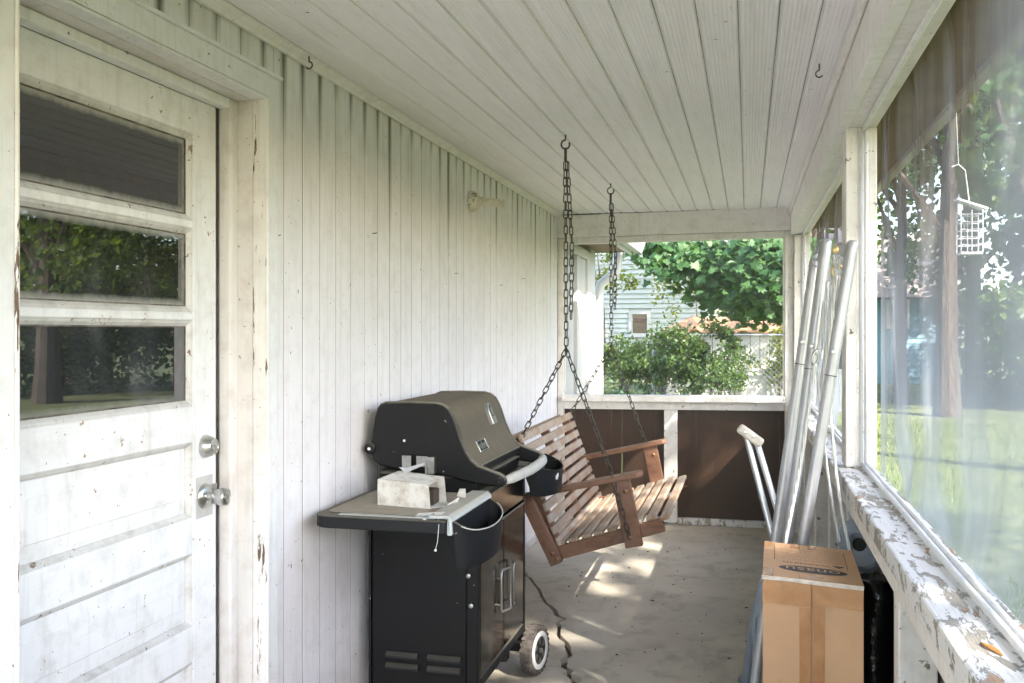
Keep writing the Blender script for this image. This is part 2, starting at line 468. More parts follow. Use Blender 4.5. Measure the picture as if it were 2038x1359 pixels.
def cardboard(name, col, var=.1):
    t = NT(name); p = t.pos()
    a = t.noise(p, 5, 5, .6); fl = t.noise(t.pos((1, 1, 60)), 4, 2)
    c = t.mix(t.ramp(a, [(.3, 0), (.75, 1)]), col, tuple(x * (1 - var * 1.6) for x in col))
    s = t.ramp(t.noise(p, 30, 5, .7), [(.64, 0), (.72, .5)]); c = t.mix(s, c, tuple(x * .6 for x in col))
    return t.done(t.bsdf(c, .8, normal=t.bump(t.math('ADD', t.math('MULTIPLY', fl, .3), a), .2, .004)))
M['cardboard'] = cardboard('cardboard', (.60, .37, .215))
def tape_mat():
    t = NT('packing_tape'); p = t.pos()
    a = t.noise(t.pos((1, 1, 1)), 16, 4, .6, .3)
    c = t.mix(t.ramp(a, [(.35, 0), (.75, 1)]), (.36, .165, .06), (.50, .26, .11))
    return t.done(t.bsdf(c, .20, normal=t.bump(a, .35, .003)))
M['tape'] = tape_mat()
M['wornedge'] = simple('worn_card_edge', (.68, .60, .52), .6, var=.2, scale=50, bump=.6)
M['tube'] = simple('grey_painted_tube', (.44, .45, .475), .33, .45, var=.08, scale=14, bump=.05)
M['alu'] = simple('aluminium_tube', (.60, .62, .65), .35, .7, var=.06)
M['tubecap'] = simple('cream_plastic_cap', (.66, .62, .56), .5, var=.1)
def rope_mat():
    t = NT('white_rope')
    w = t.n('ShaderNodeTexWave'); w.inputs['Scale'].default_value = 40; w.inputs['Distortion'].default_value = 1
    t.l(t.pos((1, 1, 2.2)), w.inputs[0])
    c = t.mix(w.outputs['Fac'], (.60, .60, .58), (.80, .80, .79))
    return t.done(t.bsdf(c, .85, normal=t.bump(w.outputs['Fac'], .6, .003)))
M['rope'] = rope_mat()
M['brass'] = simple('brass_ring', (.55, .40, .18), .35, 1)
M['bplast'] = simple('blue_grey_plastic', (.26, .30, .35), .38, var=.12, scale=12, bump=.05)
M['bag'] = simple('black_bin_bag', (.008, .008, .009), .22, var=.3, scale=9, bump=.6, bdist=.02)
M['porcelain'] = paint('painted_porcelain', (.74, .71, .63), chips=.62, chip_col=(.25, .15, .07), dirt=.7, dcol=(.40, .29, .16))
M['leafdead'] = simple('dead_leaf', (.45, .20, .05), .8, var=.3, scale=60)
M['debris'] = simple('dark_debris', (.05, .035, .025), .9, var=.5)

# outdoors
def leaf_mat(name, c0, c1, transl=.45):
    t = NT(name)
    n = t.noise(t.pos(), 5.5, 3, .7); r = t.rand()
    f = t.ramp(t.math('ADD', n, t.math('MULTIPLY', t.math('SUBTRACT', r, .5), .2)), [(.3, 0), (.7, 1)])
    c = t.mix(f, c0, c1)
    d = t.n('ShaderNodeBsdfPrincipled'); d.inputs['Roughness'].default_value = .5; t.l(c, d.inputs['Base Color'])
    tl = t.n('ShaderNodeBsdfTranslucent'); t.l(t.mix(.35, c, (.30, .38, .03)), tl.inputs[0])
    m = t.n('ShaderNodeMixShader'); m.inputs[0].default_value = transl
    t.l(d.outputs[0], m.inputs[1]); t.l(tl.outputs[0], m.inputs[2])
    return t.done(m.outputs[0])
M['maple'] = leaf_mat('maple_leaf', (.022, .068, .020), (.052, .125, .030), .4)
M['leafy'] = leaf_mat('tree_leaf', (.06, .125, .025), (.13, .20, .04), .5)
M['yleaf'] = leaf_mat('yellow_green_leaf', (.12, .16, .02), (.26, .27, .03), .5)
M['shrub'] = leaf_mat('shrub_leaf', (.030, .075, .020), (.11, .165, .035), .4)
M['ivy'] = leaf_mat('ivy_leaf', (.028, .075, .028), (.06, .125, .04), .3)
M['grassblade'] = leaf_mat('grass_blade', (.09, .15, .025), (.17, .22, .04), .4)
def bark():
    t = NT('bark'); s = t.noise(t.pos((9, 9, 1.2)), 3, 6, .7)
    c = t.mix(t.ramp(s, [(.3, 0), (.7, 1)]), (.045, .035, .028), (.15, .12, .10))
    return t.done(t.bsdf(c, .95, normal=t.bump(s, .8, .04)))
M['bark'] = bark()
def lawn():
    t = NT('lawn_soil'); p = t.pos()
    a = t.noise(p, .7, 5, .6); b = t.noise(p, 25, 4, .7)
    c = t.mix(t.ramp(a, [(.3, 0), (.7, 1)]), (.075, .10, .03), (.15, .17, .06))
    c = t.mix(t.ramp(b, [(.4, 0), (.8, .7)]), c, (.045, .06, .018))
    return t.done(t.bsdf(c, .95, normal=t.bump(b, .8, .03)))
M['lawn'] = lawn()
M['siding'] = simple('pale_vinyl_siding', (.37, .395, .355), .6, var=.05, scale=3)
M['bluesiding'] = simple('blue_siding', (.27, .46, .58), .6, var=.06, scale=3)
M['housewhite'] = paint('house_trim_paint', (.62, .61, .59), chips=.71, dirt=.3)
M['gutter'] = simple('white_gutter_metal', (.56, .58, .60), .4, var=.05, scale=6)
M['winglass'] = simple('far_window_glass', (.03, .025, .02), .05, spec=.8)
M['curtain'] = simple('window_blind', (.085, .05, .035), .7)
M['tarp'] = simple('faded_orange_tarp', (.42, .23, .12), .6, var=.2, scale=6, bump=.3, bdist=.03)
M['shedboard'] = simple('shed_board_paint', (.42, .41, .34), .7, var=.12, scale=4)
M['shedwhite'] = simple('white_fence_panel', (.42, .42, .39), .7, var=.12, scale=4)
M['wire'] = simple('galvanised_wire', (.30, .30, .29), .5, .6)
M['foundation'] = simple('stone_foundation', (.24, .20, .17), .9, var=.4, scale=5, bump=.6, bdist=.03)
M['roof'] = simple('asphalt_shingle', (.26, .21, .19), .9, var=.25, scale=8)
M['feeder'] = simple('white_feeder_wire', (.78, .78, .78), .4, var=.05)

# ------------------------------------------------------------------ ground outside
def ground_z(x, y):
    a = min(1, max(0, (y - 8.5) / 6.0)); a = a * a * (3 - 2 * a)
    w = min(1, max(0, (1.5 - x) / 4.0)); w = w * w * (3 - 2 * w)      # the rise is behind the houses, the side lawn stays low
    return -0.22 + 0.72 * a * w + 0.03 * math.sin(x * .9) * math.cos(y * .7)
def make_ground():
    g = MB(); xs = [-120, -60, -30] + [-20 + i * 1.0 for i in range(61)] + [60, 120]; ys = [-120, -60, -30] + [-20 + i * 1.0 for i in range(76)] + [80, 160, 240]
    for y in ys:
        for x in xs: g.v.append(Vector((x, y, ground_z(x, y))))
    n = len(xs)
    for j in range(len(ys) - 1):
        for i in range(n - 1): g.f.append((j*n+i, j*n+i+1, (j+1)*n+i+1, (j+1)*n+i))
    return tag(g.build('ground', M['lawn'], smooth=True), 'green lawn with sunny patches outside the porch', kind='structure')
make_ground()

# ------------------------------------------------------------------ porch floor with its cracks
def jag(pts, w, rnd, n=4):
    """closed outline of a jagged crack along pts with half widths w"""
    L, Rr = [], []
    dense = []
    for i in range(len(pts) - 1):
        a, b = Vector(pts[i]), Vector(pts[i + 1])
        for k in range(n):
            t = k / n; dense.append((a.lerp(b, t), w[i] * (1 - t) + w[i + 1] * t))
    dense.append((Vector(pts[-1]), w[-1]))
    for i, (p, ww) in enumerate(dense):
        q = dense[min(i + 1, len(dense) - 1)][0] - dense[max(i - 1, 0)][0]
        nrm = Vector((-q.y, q.x)).normalized()
        off = nrm * rnd.uniform(-1, 1) * .018 if 0 < i < len(dense) - 1 else Vector((0, 0))
        L.append(p + off + nrm * ww * rnd.uniform(.6, 1.4)); Rr.append(p + off - nrm * ww * rnd.uniform(.6, 1.4))
    return L + Rr[::-1]
def make_floor():
    rnd = random.Random(3)
    holes = [
        jag([(-1.30,5.66),(-1.255,5.56),(-1.06,5.06),(-.921,4.80),(-.89,4.55),(-.80,4.32),(-.765,4.12),(-.715,3.96),(-.70,3.86)], [.006,.008,.010,.012,.009,.011,.014,.026,.008], rnd, 4),
        jag([(-.66,3.84),(-.60,3.80),(-.55,3.70)], [.003,.006,.003], rnd, 3),
        jag([(-.755,3.84),(-.83,3.80),(-.92,3.76),(-1.0,3.66)], [.004,.009,.007,.003], rnd, 3),
        jag([(-.464,5.815),(-.30,5.80),(-.12,5.83),(.004,5.82),(.25,5.84)], [.0015,.003,.003,.004,.003], rnd, 5),
    ]
    outer = [Vector(p) for p in ((-1.60,-1.0),(.46,-1.0),(.46,7.47),(-1.60,7.47))]
    verts, edges = [], []
    for loop in [outer] + holes:
        b = len(verts); verts += [Vector((p[0], p[1])) for p in loop]
        edges += [(b + i, b + (i + 1) % len(loop)) for i in range(len(loop))]
    grid = [Vector((-1.5 + i * .13, -.9 + j * .2)) for i in range(15) for j in range(42)]
    def inside(p, poly):
        c = False; n = len(poly)
        for i in range(n):
            a, b = poly[i], poly[i - 1]
            if (a[1] > p[1]) != (b[1] > p[1]) and p[0] < (b[0]-a[0])*(p[1]-a[1])/(b[1]-a[1]) + a[0]: c = not c
        return c
    grid = [g for g in grid if not any(inside(g, h) for h in holes)]
    vo, eo, fo, *_ = delaunay_2d_cdt(verts + grid, edges, [], 1, 1e-5)
    fl = MB(); fl.v = [Vector((v.x, v.y, 0)) for v in vo]
    for f in fo:
        c = sum((vo[i] for i in f), Vector((0, 0))) / len(f)
        if not any(inside(c, h) for h in holes): fl.f.append(tuple(f))
    b = len(fl.v)
    for h in holes:                                        # crack walls
        b = len(fl.v); n = len(h)
        fl.v += [Vector((p[0], p[1], 0)) for p in h] + [Vector((p[0], p[1], -.035)) for p in h]
        fl.f += [(b+i, b+(i+1)%n, b+n+(i+1)%n, b+n+i) for i in range(n)]
    b = len(fl.v)
    o4 = [(-1.60,-1.0),(.46,-1.0),(.46,7.47),(-1.60,7.47)]
    fl.v += [Vector((p[0], p[1], 0)) for p in o4] + [Vector((p[0], p[1], -.5)) for p in o4]
    fl.f += [(b+i, b+(i+1)%4, b+4+(i+1)%4, b+4+i) for i in range(4)]
    o = fl.build('floor', M['concrete']); tag(o, 'cracked grey concrete porch floor', kind='structure')
    d = MB(); d.v = [Vector((-1.58,-.98,-.03)),Vector((.44,-.98,-.03)),Vector((.44,7.44,-.03)),Vector((-1.58,7.44,-.03))]; d.f = [(0,1,2,3)]
    d.build('crack_dirt', M['crackdirt'], o)
    return o
FLOOR = make_floor()

# ------------------------------------------------------------------ ceiling
CZ = 2.37
def make_ceiling():
    b = MB().box(-1.70, .36, -1.2, 7.50, CZ + .016, CZ + .05)
    c = b.build('ceiling', M['dark']); tag(c, 'white beadboard porch ceiling', kind='structure')
    MB().box(-2.7, .70, -1.35, 7.55, CZ + .054, CZ + .16).build('roof_deck', M['roof'], c)
    rnd = random.Random(5)
    p = .1148; x = -1.291 - p
    prof = [(0, .016), (p, .016), (p, .004), (p - .004, 0), (.016, 0), (.012, .005), (.006, .005), (.0022, .0), (.0022, .012)]
    while x < .27:
        w = min(p, .306 - x)
        sc = w / p
        m = MB()
        dz = rnd.uniform(-.0012, .0012)
        m.prism([(x + a * sc, CZ + bz + dz) for a, bz in prof], -1.2, 7.335, lambda a, b_, h: (a, h, b_))
        m.build('plank', M['ceiling'], c)
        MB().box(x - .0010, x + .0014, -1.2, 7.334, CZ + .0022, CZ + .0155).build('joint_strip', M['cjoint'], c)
        x += p
    return c
make_ceiling()

# ------------------------------------------------------------------ house wall of vertical boards
WX = -1.44
wall = thing('house_wall', (WX, 3.0, 0), 'white painted vertical board wall with dark streaks under the ceiling', 'wall')
DY0, DY1, DZ1 = 1.635, 2.665, 2.17              # door opening in the wall
def make_wall():
    rnd = random.Random(11)
    MB().box(WX - .06, WX - .022, DY1 + .04, 7.40, 0, 2.37).build('sheathing', M['dark'], wall)
    MB().box(WX - .06, WX - .022, -1.2, DY0 - .04, 0, 2.37).build('sheathing', M['dark'], wall)
    MB().box(WX - .06, WX - .022, DY0 - .04, DY1 + .04, DZ1 + .04, 2.37).build('sheathing', M['dark'], wall)
    MB().box(-2.6, -2.5, -1.2, 7.4, -.2, 2.4).box(-2.5, WX - .061, -1.3, -1.2, -.2, 2.4).box(-2.5, WX - .061, 7.401, 7.45, -.2, 2.4).build('inner_room', M['dark'], wall)
    y = -1.2; p = .1335
    while y < 7.33:
        w = min(p, 7.335 - y)
        if w < .03: break
        dx = rnd.uniform(0, .0006); g = rnd.uniform(.0012, .0027)
        z0 = .012
        def strip(y0, y1, z0):
            q = [(y0, -.020), (y0, -.0006), (y0 + .0006, 0), (y1 - .0006, 0), (y1, -.0006), (y1, -.020)]
            MB().prism([(a, WX + b + dx) for a, b in q], z0, 2.352, lambda a, b_, h: (b_, a, h)).build('board', M['wall'], wall)
        lo, hi = y + g, y + w - g
        if hi > DY0 - .07 and lo < DY1 + .07:
            if lo < DY0 - .10: strip(lo, min(hi, DY0 - .076), z0)
            if hi > DY1 + .076 + .025: strip(max(lo, DY1 + .076), hi, z0)
            if not (hi > DY1 + .076 + .025 and lo >= DY1 + .07):
                strip(max(lo, DY0 - .07), min(hi, DY1 + .07), DZ1 + .078)
        else: strip(lo, hi, z0)
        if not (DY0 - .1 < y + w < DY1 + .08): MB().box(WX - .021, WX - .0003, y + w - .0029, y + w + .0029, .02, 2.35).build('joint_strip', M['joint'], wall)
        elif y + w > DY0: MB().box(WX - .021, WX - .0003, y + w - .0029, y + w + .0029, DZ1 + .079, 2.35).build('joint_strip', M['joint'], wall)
        y += p
    # cove moulding against the ceiling
    q = [(0, 2.345), (.012, 2.345), (.016, 2.352), (.028, 2.3575), (.033, 2.3635), (.045, 2.3655), (.045, 2.369), (0, 2.369)]
    MB().prism([(WX + .003 + a, z) for a, z in q], -1.2, 7.33, lambda a, b_, h: (a, h, b_)).build('cove_moulding', M['beam'], wall, bevel=.001)
    MB().box(WX + .002, WX + .012, DY1 + .08, 7.33, .002, .05).build('base_strip', M['post'], wall)
    # bent nails left in the boards
    for px, py in ((742, 465), (995, 568), (1040, 555), (548, 470), (905, 545)):
        u = (px - 1019) / 1912; t = (WX + .002) / (_F[0] + u * _R[0]); yy = (_F[1] + u * _R[1]) * t; zz = 1.46 + (660 - py) / 1912 * t
        MB().tube([(WX - .006, yy, zz), (WX + .014, yy, zz + .002), (WX + .018, yy + .004, zz + .004)], .0016, 6).build('nail', M['chain'], wall)
make_wall()

# ------------------------------------------------------------------ door frame and door
fr = thing('door_frame', (WX, 2.15, 0), 'chipped white wooden casing and jamb round the glazed door', 'door frame')
DX = -1.555                                      # outer face of the door leaf
def casing(name, y0, y1, z0, z1, horiz=False):
    # stepped flat casing
    m = MB().box(WX + .0025, WX + .018, y0, y1, z0, z1)
    return m.build(name, M['trim'], fr, bevel=.004)
casing('casing', DY1 + .008, DY1 + .074, .0, DZ1 + .0725)
casing('casing', DY0 - .074, DY0 - .008, .0, DZ1 + .0725)
MB().box(WX + .0025, WX + .018, DY0 - .074, DY1 + .074, DZ1 + .075, DZ1 + .0755).box(WX + .0025, WX + .020, DY0 - .0075, DY1 + .0075, DZ1 + .008, DZ1 + .072).build('head_casing', M['trim'], fr, bevel=.004)
MB().box(WX + .0025, WX + .030, DY0 - .082, DY1 + .082, DZ1 + .073, DZ1 + .084).build('drip_cap', M['trim'], fr, bevel=.003)
for y0, y1 in ((DY1 - .003, DY1 + .0075), (DY0 - .0075, DY0 + .003)):
    MB().box(WX - .03, WX + .022, y0, y1, 0, DZ1 + .006).build('edge_bead', M['chippy'], fr, bevel=.004)
for y0, y1 in ((DY1 - .004, DY1 + .03), (DY0 - .03, DY0 + .004)):
    MB().box(DX - .07, WX - .0305, y0, y1, 0, DZ1 + .03).build('jamb', M['jamb'], fr, bevel=.002)
MB().box(DX - .07, WX - .0305, DY0 + .0045, DY1 - .0045, DZ1 - .004, DZ1 + .03).build('head_jamb', M['jamb'], fr, bevel=.002)
MB().box(WX - .03, WX + .022, DY0 + .0035, DY1 - .0035, DZ1 - .003, DZ1 + .006).build('head_bead', M['trim'], fr, bevel=.003)
for y0, y1 in ((DY1 - .050, DY1 - .0045), (DY0 + .0045, DY0 + .040)):
    MB().box(DX - .004, DX + .038, y0, y1, .10, DZ1 - .005).build('door_stop', M['jamb'], fr, bevel=.006)
MB().box(DX - .004, DX + .038, DY0 + .041, DY1 - .051, DZ1 - .036, DZ1 - .005).build('head_stop', M['trim'], fr, bevel=.006)
MB().box(DX - .05, WX + .03, DY0 + .005, DY1 - .005, .0, .095).build('threshold', M['post'], fr, bevel=.006)
MB().box(DX - .06, DX - .02, DY1 - .068, DY1 - .040, .10, 1.05).build('weather_strip', M['redgap'], fr)

LY0, LY1 = 1.660, 2.597                          # door leaf
door = thing('glazed_door', (DX, 2.13, .1), 'white panelled door with three dirty glass panes and steel locks', 'door')
def leaf_part(name, y0, y1, z0, z1, mat='door', x1=DX, th=.04, bevel=.004):
    return MB().box(x1 - th, x1, y0, y1, z0, z1).build(name, M[mat], door, bevel=bevel)
SY = 2.474
leaf_part('stile', SY, LY1, .10, 2.135); leaf_part('stile', LY0, 1.778 - .02, .10, 2.135)
rails = [(2.030, 2.1345), (1.757, 1.781), (1.492, 1.516), (1.140, 1.246), (.820, .924), (.505, .610), (.1005, .29)]
for a, b in rails: leaf_part('rail', 1.7585, SY - .0005, a, b)
def sticking(y0, y1, z0, z1, w=.016, d=.012):
    """moulded edge round an opening, sloping back to the pane"""
    m = MB(); x0, x1 = DX - .002, DX - .002 - d
    o = [(y0, z0), (y1, z0), (y1, z1), (y0, z1)]; i = [(y0+w, z0+w), (y1-w, z0+w), (y1-w, z1-w), (y0+w, z1-w)]
    j = [(y0+w*.45, z0+w*.45), (y1-w*.45, z0+w*.45), (y1-w*.45, z1-w*.45), (y0+w*.45, z1-w*.45)]
    vs = [(x0, a, b) for a, b in o] + [(x0 - d*.25, a, b) for a, b in j] + [(x1, a, b) for a, b in i] + [(x1 - .01, a, b) for a, b in i]
    fs = []
    for r in range(3):
        for k in range(4): fs.append((r*4+k, r*4+(k+1)%4, (r+1)*4+(k+1)%4, (r+1)*4+k))
    m.add(vs, fs); return m.build('moulding', M['moulding'], door)
for k, (z0, z1) in enumerate(((1.781, 2.030), (1.516, 1.757), (1.246, 1.492))):
    sticking(1.7585, SY - .0005, z0, z1)
    o = MB().box(DX - .024, DX - .018, 1.765, SY - .006, z0 + .006, z1 - .006).build('pane', M['pane' if k == 2 else 'pane_fog'], door)
    for (a0, a1, b0, b1) in ((1.7755, SY - .0175, z0 + .0165, z0 + .0200), (1.7755, SY - .0175, z1 - .0195, z1 - .0165), (SY - .0205, SY - .0178, z0 + .0202, z1 - .0197)):
        MB().box(DX - .0179, DX - .0135, a0, a1, b0, b1).build('putty_line', M['putty'], o)
    if k == 2: MB().box(DX - .0175, DX - .0165, 2.405, SY - .02, z0 + .018, z1 - .018).build('tape_strip', M['greystrip'], o)
for z0, z1 in ((.924, 1.140), (.610, .820), (.29, .505)):
    sticking(1.7585, SY - .0005, z0, z1, .014, .012)
    y0, y1 = 1.762, SY - .004
    m = MB(); xa, xb = DX - .022, DX - .013
    o = [(y0, z0), (y1, z0), (y1, z1), (y0, z1)]; i = [(y0+.055, z0+.055), (y1-.055, z0+.055), (y1-.055, z1-.055), (y0+.055, z1-.055)]; i2 = [(y0+.058, z0+.058), (y1-.058, z0+.058), (y1-.058, z1-.058), (y0+.058, z1-.058)]
    m.add([(xa, a, b) for a, b in o] + [(xb - .003, a, b) for a, b in i] + [(xb, a, b) for a, b in i2], [(k, (k+1)%4, 4+(k+1)%4, 4+k) for k in range(4)] + [(4+k, 4+(k+1)%4, 8+(k+1)%4, 8+k) for k in range(4)] + [(8,9,10,11)])
    m.build('panel', M['door'], door)
# locks
dl = MB().lathe([(.034,0),(.034,.006),(.030,.016),(.0235,.030),(.0225,.031),(.0225,.033),(.018,.034),(.018,.0325),(.0,.0325)], (DX, 2.535, 1.122), (1,0,0), 28).build('deadbolt', M['chrome'], door, smooth='auto')
MB().lathe([(.009,0),(.009,.002),(.0,.002)], (DX + .0325, 2.535, 1.117), (1,0,0), 16).build('key_cylinder', M['steel'], dl, smooth='auto')
kn = MB().lathe([(.037,0),(.037,.003),(.033,.008),(.024,.012),(.013,.014),(.0125,.030),(.018,.034),(.024,.048),(.0265,.060),(.0255,.070),(.022,.074),(.0215,.072),(.018,.073),(.0,.073)], (DX + .001, 2.530, .976), (1,0,0), 30).build('door_knob', M['chrome'], door, smooth='auto')
MB().lathe([(.010,0),(.010,.003),(.0,.003)], (DX + .0735, 2.530, .976), (1,0,0), 16).build('key_cylinder', M['steel'], kn, smooth='auto')
MB().box(DX + .0005, DX + .0012, 2.488, 2.575, .915, 1.035).build('bare_patch', simple('bare_grey_primer', (.50, .49, .48), .7, var=.1), door)
MB().box(DX + .0013, DX + .003, 2.570, 2.5965, .945, 1.005).build('latch_plate', M['steel'], door)

# ------------------------------------------------------------------ end wall
EY = 7.36
ew = thing('end_wall', (-.55, EY, 0), 'low brown panelled end wall with white posts under a clear screen opening', 'wall')
def tilt(m, k=.009):
    for v in m.v: v.z += (v.x + .55) * k
    return m
tilt(MB().box(-1.4385, .306, EY - .03, EY + .05, 2.197, 2.368)).build('header', M['beam'], ew, bevel=.003)
tilt(MB().box(-1.392, .262, EY - .012, EY + .04, 2.146, 2.194)).build('head_trim', M['sillend'], ew, bevel=.003)
MB().box(-1.4385, -1.394, EY - .015, EY + .05, .03, 2.180).build('jamb', M['post'], ew, bevel=.004)
MB().box(.264, .326, EY - .015, EY + .05, .03, 2.198).build('jamb', M['post'], ew, bevel=.004)
tilt(MB().box(-1.393, .2625, EY - .075, EY + .07, .930, .978)).build('sill', M['sillend'], ew, bevel=.006)
tilt(MB().box(-1.393, .2625, EY - .004, EY + .03, .868, .928)).build('rail', M['post'], ew, bevel=.003)
MB().box(-.617, -.519, EY - .03, EY + .036, .02, .866).build('stud', M['post'], ew, bevel=.004)
MB().box(-1.4, -.62, EY - .005, EY + .05, .002, .05).build('bottom_plate', M['peel'], ew, bevel=.006)
MB().box(-.516, .263, EY - .005, EY + .05, .002, .05).build('bottom_plate', M['peel'], ew, bevel=.006)
for x0, x1, y in ((-1.40, -.947, EY + .052), (-.944, -.60, EY + .0535), (-.54, .30, EY + .052)):
    MB().box(x0, x1, y, y + .008, .0, .935).build('panel', M['brown'], ew)
for x0, x1 in ((-1.394, -1.380), (.250, .264)):
    MB().box(x0, x1, EY + .005, EY + .028, .985, 2.142).build('screen_stop', M['post'], ew, bevel=.003)
MB().box(-1.39, .262, EY + .030, EY + .0305, .965, 2.17).build('screen', M['screenend'], ew)

# ------------------------------------------------------------------ screened side wall
sw = thing('screen_wall', (.38, 3.2, 0), 'white timber side wall with sagging grey insect screen and peeling sill', 'wall')
MB().box(.305, .345, -1.2, 7.328, 2.172, 2.369).build('beam_face', M['beam'], sw, bevel=.004)
MB().box(.292, .3045, -1.2, 7.328, 2.318, 2.3688).build('beam_moulding', M['beam'], sw, bevel=.005)
MB().box(.3455, .44, -1.2, 7.40, 2.180, 2.36).build('top_plate', M['beam'], sw, bevel=.003)
for y0, y1 in ((3.56, 3.70), (-.35, -.21)):
    MB().box(.333, .372, y0, y1, .9825, 2.178).build('post', M['post'], sw, bevel=.005)
    MB().box(.3725, .44, y0 + .02, y1 - .02, .9825, 2.178).build('post_back', M['post'], sw, bevel=.003)
MB().box(.327, .44, 7.30, 7.41, .0, 2.17).build('corner_post', M['post'], sw, bevel=.005)
m = MB().box(.302, .44, -1.2, 3.575, .935, .982); m.build('sill', M['peel'], sw, bevel=.006)
m = MB().box(.300, .44, 3.585, 7.28, .925, .972); m.build('sill', M['peel'], sw, bevel=.006)
MB().box(.312, .33, -1.2, 7.28, .885, .924).build('sill_apron', M['post'], sw, bevel=.003)
# beading that holds the screen
def bead(pts, r): MB().tube(pts, r, 8).build('screen_bead', M['trim'], sw, smooth=True)
for a, b in ((-.20, 3.558), (3.705, 7.298)):
    z0 = .982 if a < 3 else .972
    rnd = random.Random(int(a * 10) + 50)
    for dx, dz, r in ((.390, .012, .0075), (.404, .016, .007)):
        bead([(dx + rnd.uniform(-.0015, .0015), a + (b - a) * k / 14, z0 + dz + rnd.uniform(-.0012, .0012)) for k in range(15)], r)
    bead([(.392, a + (b - a) * k / 12, 2.172 - .006 + rnd.uniform(-.004, .003)) for k in range(13)], .0085)
    bead([(.384, a, z0 + .006), (.384, a, 2.16)], .008); bead([(.384, b, z0 + .006), (.384, b, 2.16)], .008)
    bead([(.400, b - .016, z0 + .006), (.400, b - .016, 2.16)], .007)
# studs and boards below the sill
for y in (.6, 2.42, 3.60, 4.4, 5.3, 6.3):
    MB().box(.345, .432, y, y + .075, .03, .932 if y < 3.5 else .922).build('stud', M['post'], sw, bevel=.004)
MB().box(.345, .44, -1.2, 7.29, .001, .029).build('bottom_plate', M['post'], sw, bevel=.004)
y = -1.2
for k, (a, b) in enumerate(((-1.2, .635), (.638, 2.455), (2.458, 4.435), (4.438, 6.33), (6.333, 7.40))):
    MB().box(.436, .444, a, b, .0, .934 if b < 3 else .922).build('panel', M['brown'], sw)
# sagging screens, real wavy cloth
def wavy_screen(y0, y1, z0, z1, seed, near):
    rnd = random.Random(seed); m = MB(); ny, nz = 150, 44
    ph = [rnd.uniform(0, 6.3) for _ in range(8)]
    for j in range(nz + 1):
        v = j / nz; z = z0 + (z1 - z0) * v
        for i in range(ny + 1):
            u = i / ny; y = y0 + (y1 - y0) * u
            e = min(1, u * 14, (1 - u) * 14, v * 14 + .25, (1 - v) * 14 + .2)
            f = 0.010 * math.sin(u * 9 + ph[0] + .6 * math.sin(v * 3 + ph[1]))
            k = max(0, (u - .45) / .55) if near else 1
            f += k * (.014 if near else .016) * math.sin(u * 46 + ph[2] + 1.2 * math.sin(v * 2.4 + ph[3]) - v * 3.0)
            f += k * k * .006 * math.sin(u * 95 + ph[4] + v * 5 * math.sin(ph[5]))
            low = max(0, .28 - v) / .28
            f += low * .022 * math.sin(u * 30 + v * 16 + ph[6])
            m.v.append(Vector((.452 + e * f, y, z)))
    for j in range(nz):
        for i in range(ny):
            a = j * (ny + 1) + i; m.f.append((a, a + 1, a + ny + 2, a + ny + 1))
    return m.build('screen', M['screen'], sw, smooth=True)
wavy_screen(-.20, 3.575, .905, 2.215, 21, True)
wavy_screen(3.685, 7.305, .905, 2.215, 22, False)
# overhanging eave outside
M['soffit'] = simple('brown_soffit', (.19, .13, .085), .7, var=.2, scale=5)
MB().box(.445, .66, -1.2, 7.55, 2.235, 2.25).build('soffit', M['soffit'], sw)
MB().box(.661, .70, -1.2, 7.55, 2.215, 2.38).build('eave_board', M['housewhite'], sw, bevel=.003)

# ------------------------------------------------------------------ porch swing
sg = thing('porch_swing', (-.82, 5.18, .38), 'weathered slatted wooden porch swing hung on chains from the ceiling', 'porch swing')
NY, FY = 4.50, 5.87                              # planes of the two end frames
def sp(x, y, z): return Vector((x, y, z))
run_a, run_b = (-.915, .385), (-.385, .555)      # seat runner, back low to front high
bk_a, bk_b = (-.893, .377), (-1.105, .935)       # back upright
def lerp2(a, b, t): return (a[0] + (b[0] - a[0]) * t, a[1] + (b[1] - a[1]) * t)
rd = Vector((run_b[0] - run_a[0], 0, run_b[1] - run_a[1])).normalized(); rn = Vector((-rd.z, 0, rd.x))
bd = Vector((bk_b[0] - bk_a[0], 0, bk_b[1] - bk_a[1])).normalized(); bn = Vector((bd.z, 0, -bd.x))    # towards the sitter
for y in (NY + .055, (NY + FY) / 2, FY - .055):
    MB().bar(sp(run_a[0], y, run_a[1]), sp(run_b[0], y, run_b[1]), .035, .065, up=rn).build('runner', M['redwood'], sg, bevel=.004)
    MB().bar(sp(bk_a[0], y + .037, bk_a[1] + .03), sp(bk_b[0], y + .037, bk_b[1]), .035, .050, up=bn).build('back_upright', M['redwood'], sg, bevel=.004)
n_seat = 9
for k in range(n_seat):
    t = .10 + .93 * k / (n_seat - 1); x, z = lerp2(run_a, run_b, t)
    c = Vector((x, 0, z)) + rn * (.0325 + .0105)
    if k == n_seat - 1: c -= rn * .012
    j = random.uniform(-.01, .01)
    MB().bar(sp(c.x, NY + .035 + j, c.z), sp(c.x, FY - .035 + j, c.z), .045, .020, up=rn).build('seat_slat', M['slat'], sg, bevel=.005)
n_back = 10
for k in range(n_back):
    t = .115 + .875 * k / (n_back - 1); x, z = lerp2(bk_a, bk_b, t)
    c = Vector((x, 0, z)) + bn * (.025 + .0095)
    j = random.uniform(-.01, .01)
    MB().bar(sp(c.x, NY + .02 + j, c.z), sp(c.x, FY + .02 + j, c.z), .018, .040, up=bd).build('back_slat', M['slat'], sg, bevel=.004)
c = Vector((bk_b[0], 0, bk_b[1])) - bn * .035
MB().bar(sp(c.x, NY + .02, c.z), sp(c.x, FY + .02, c.z), .018, .045, up=bd).build('top_rail', M['slat'], sg, bevel=.004)
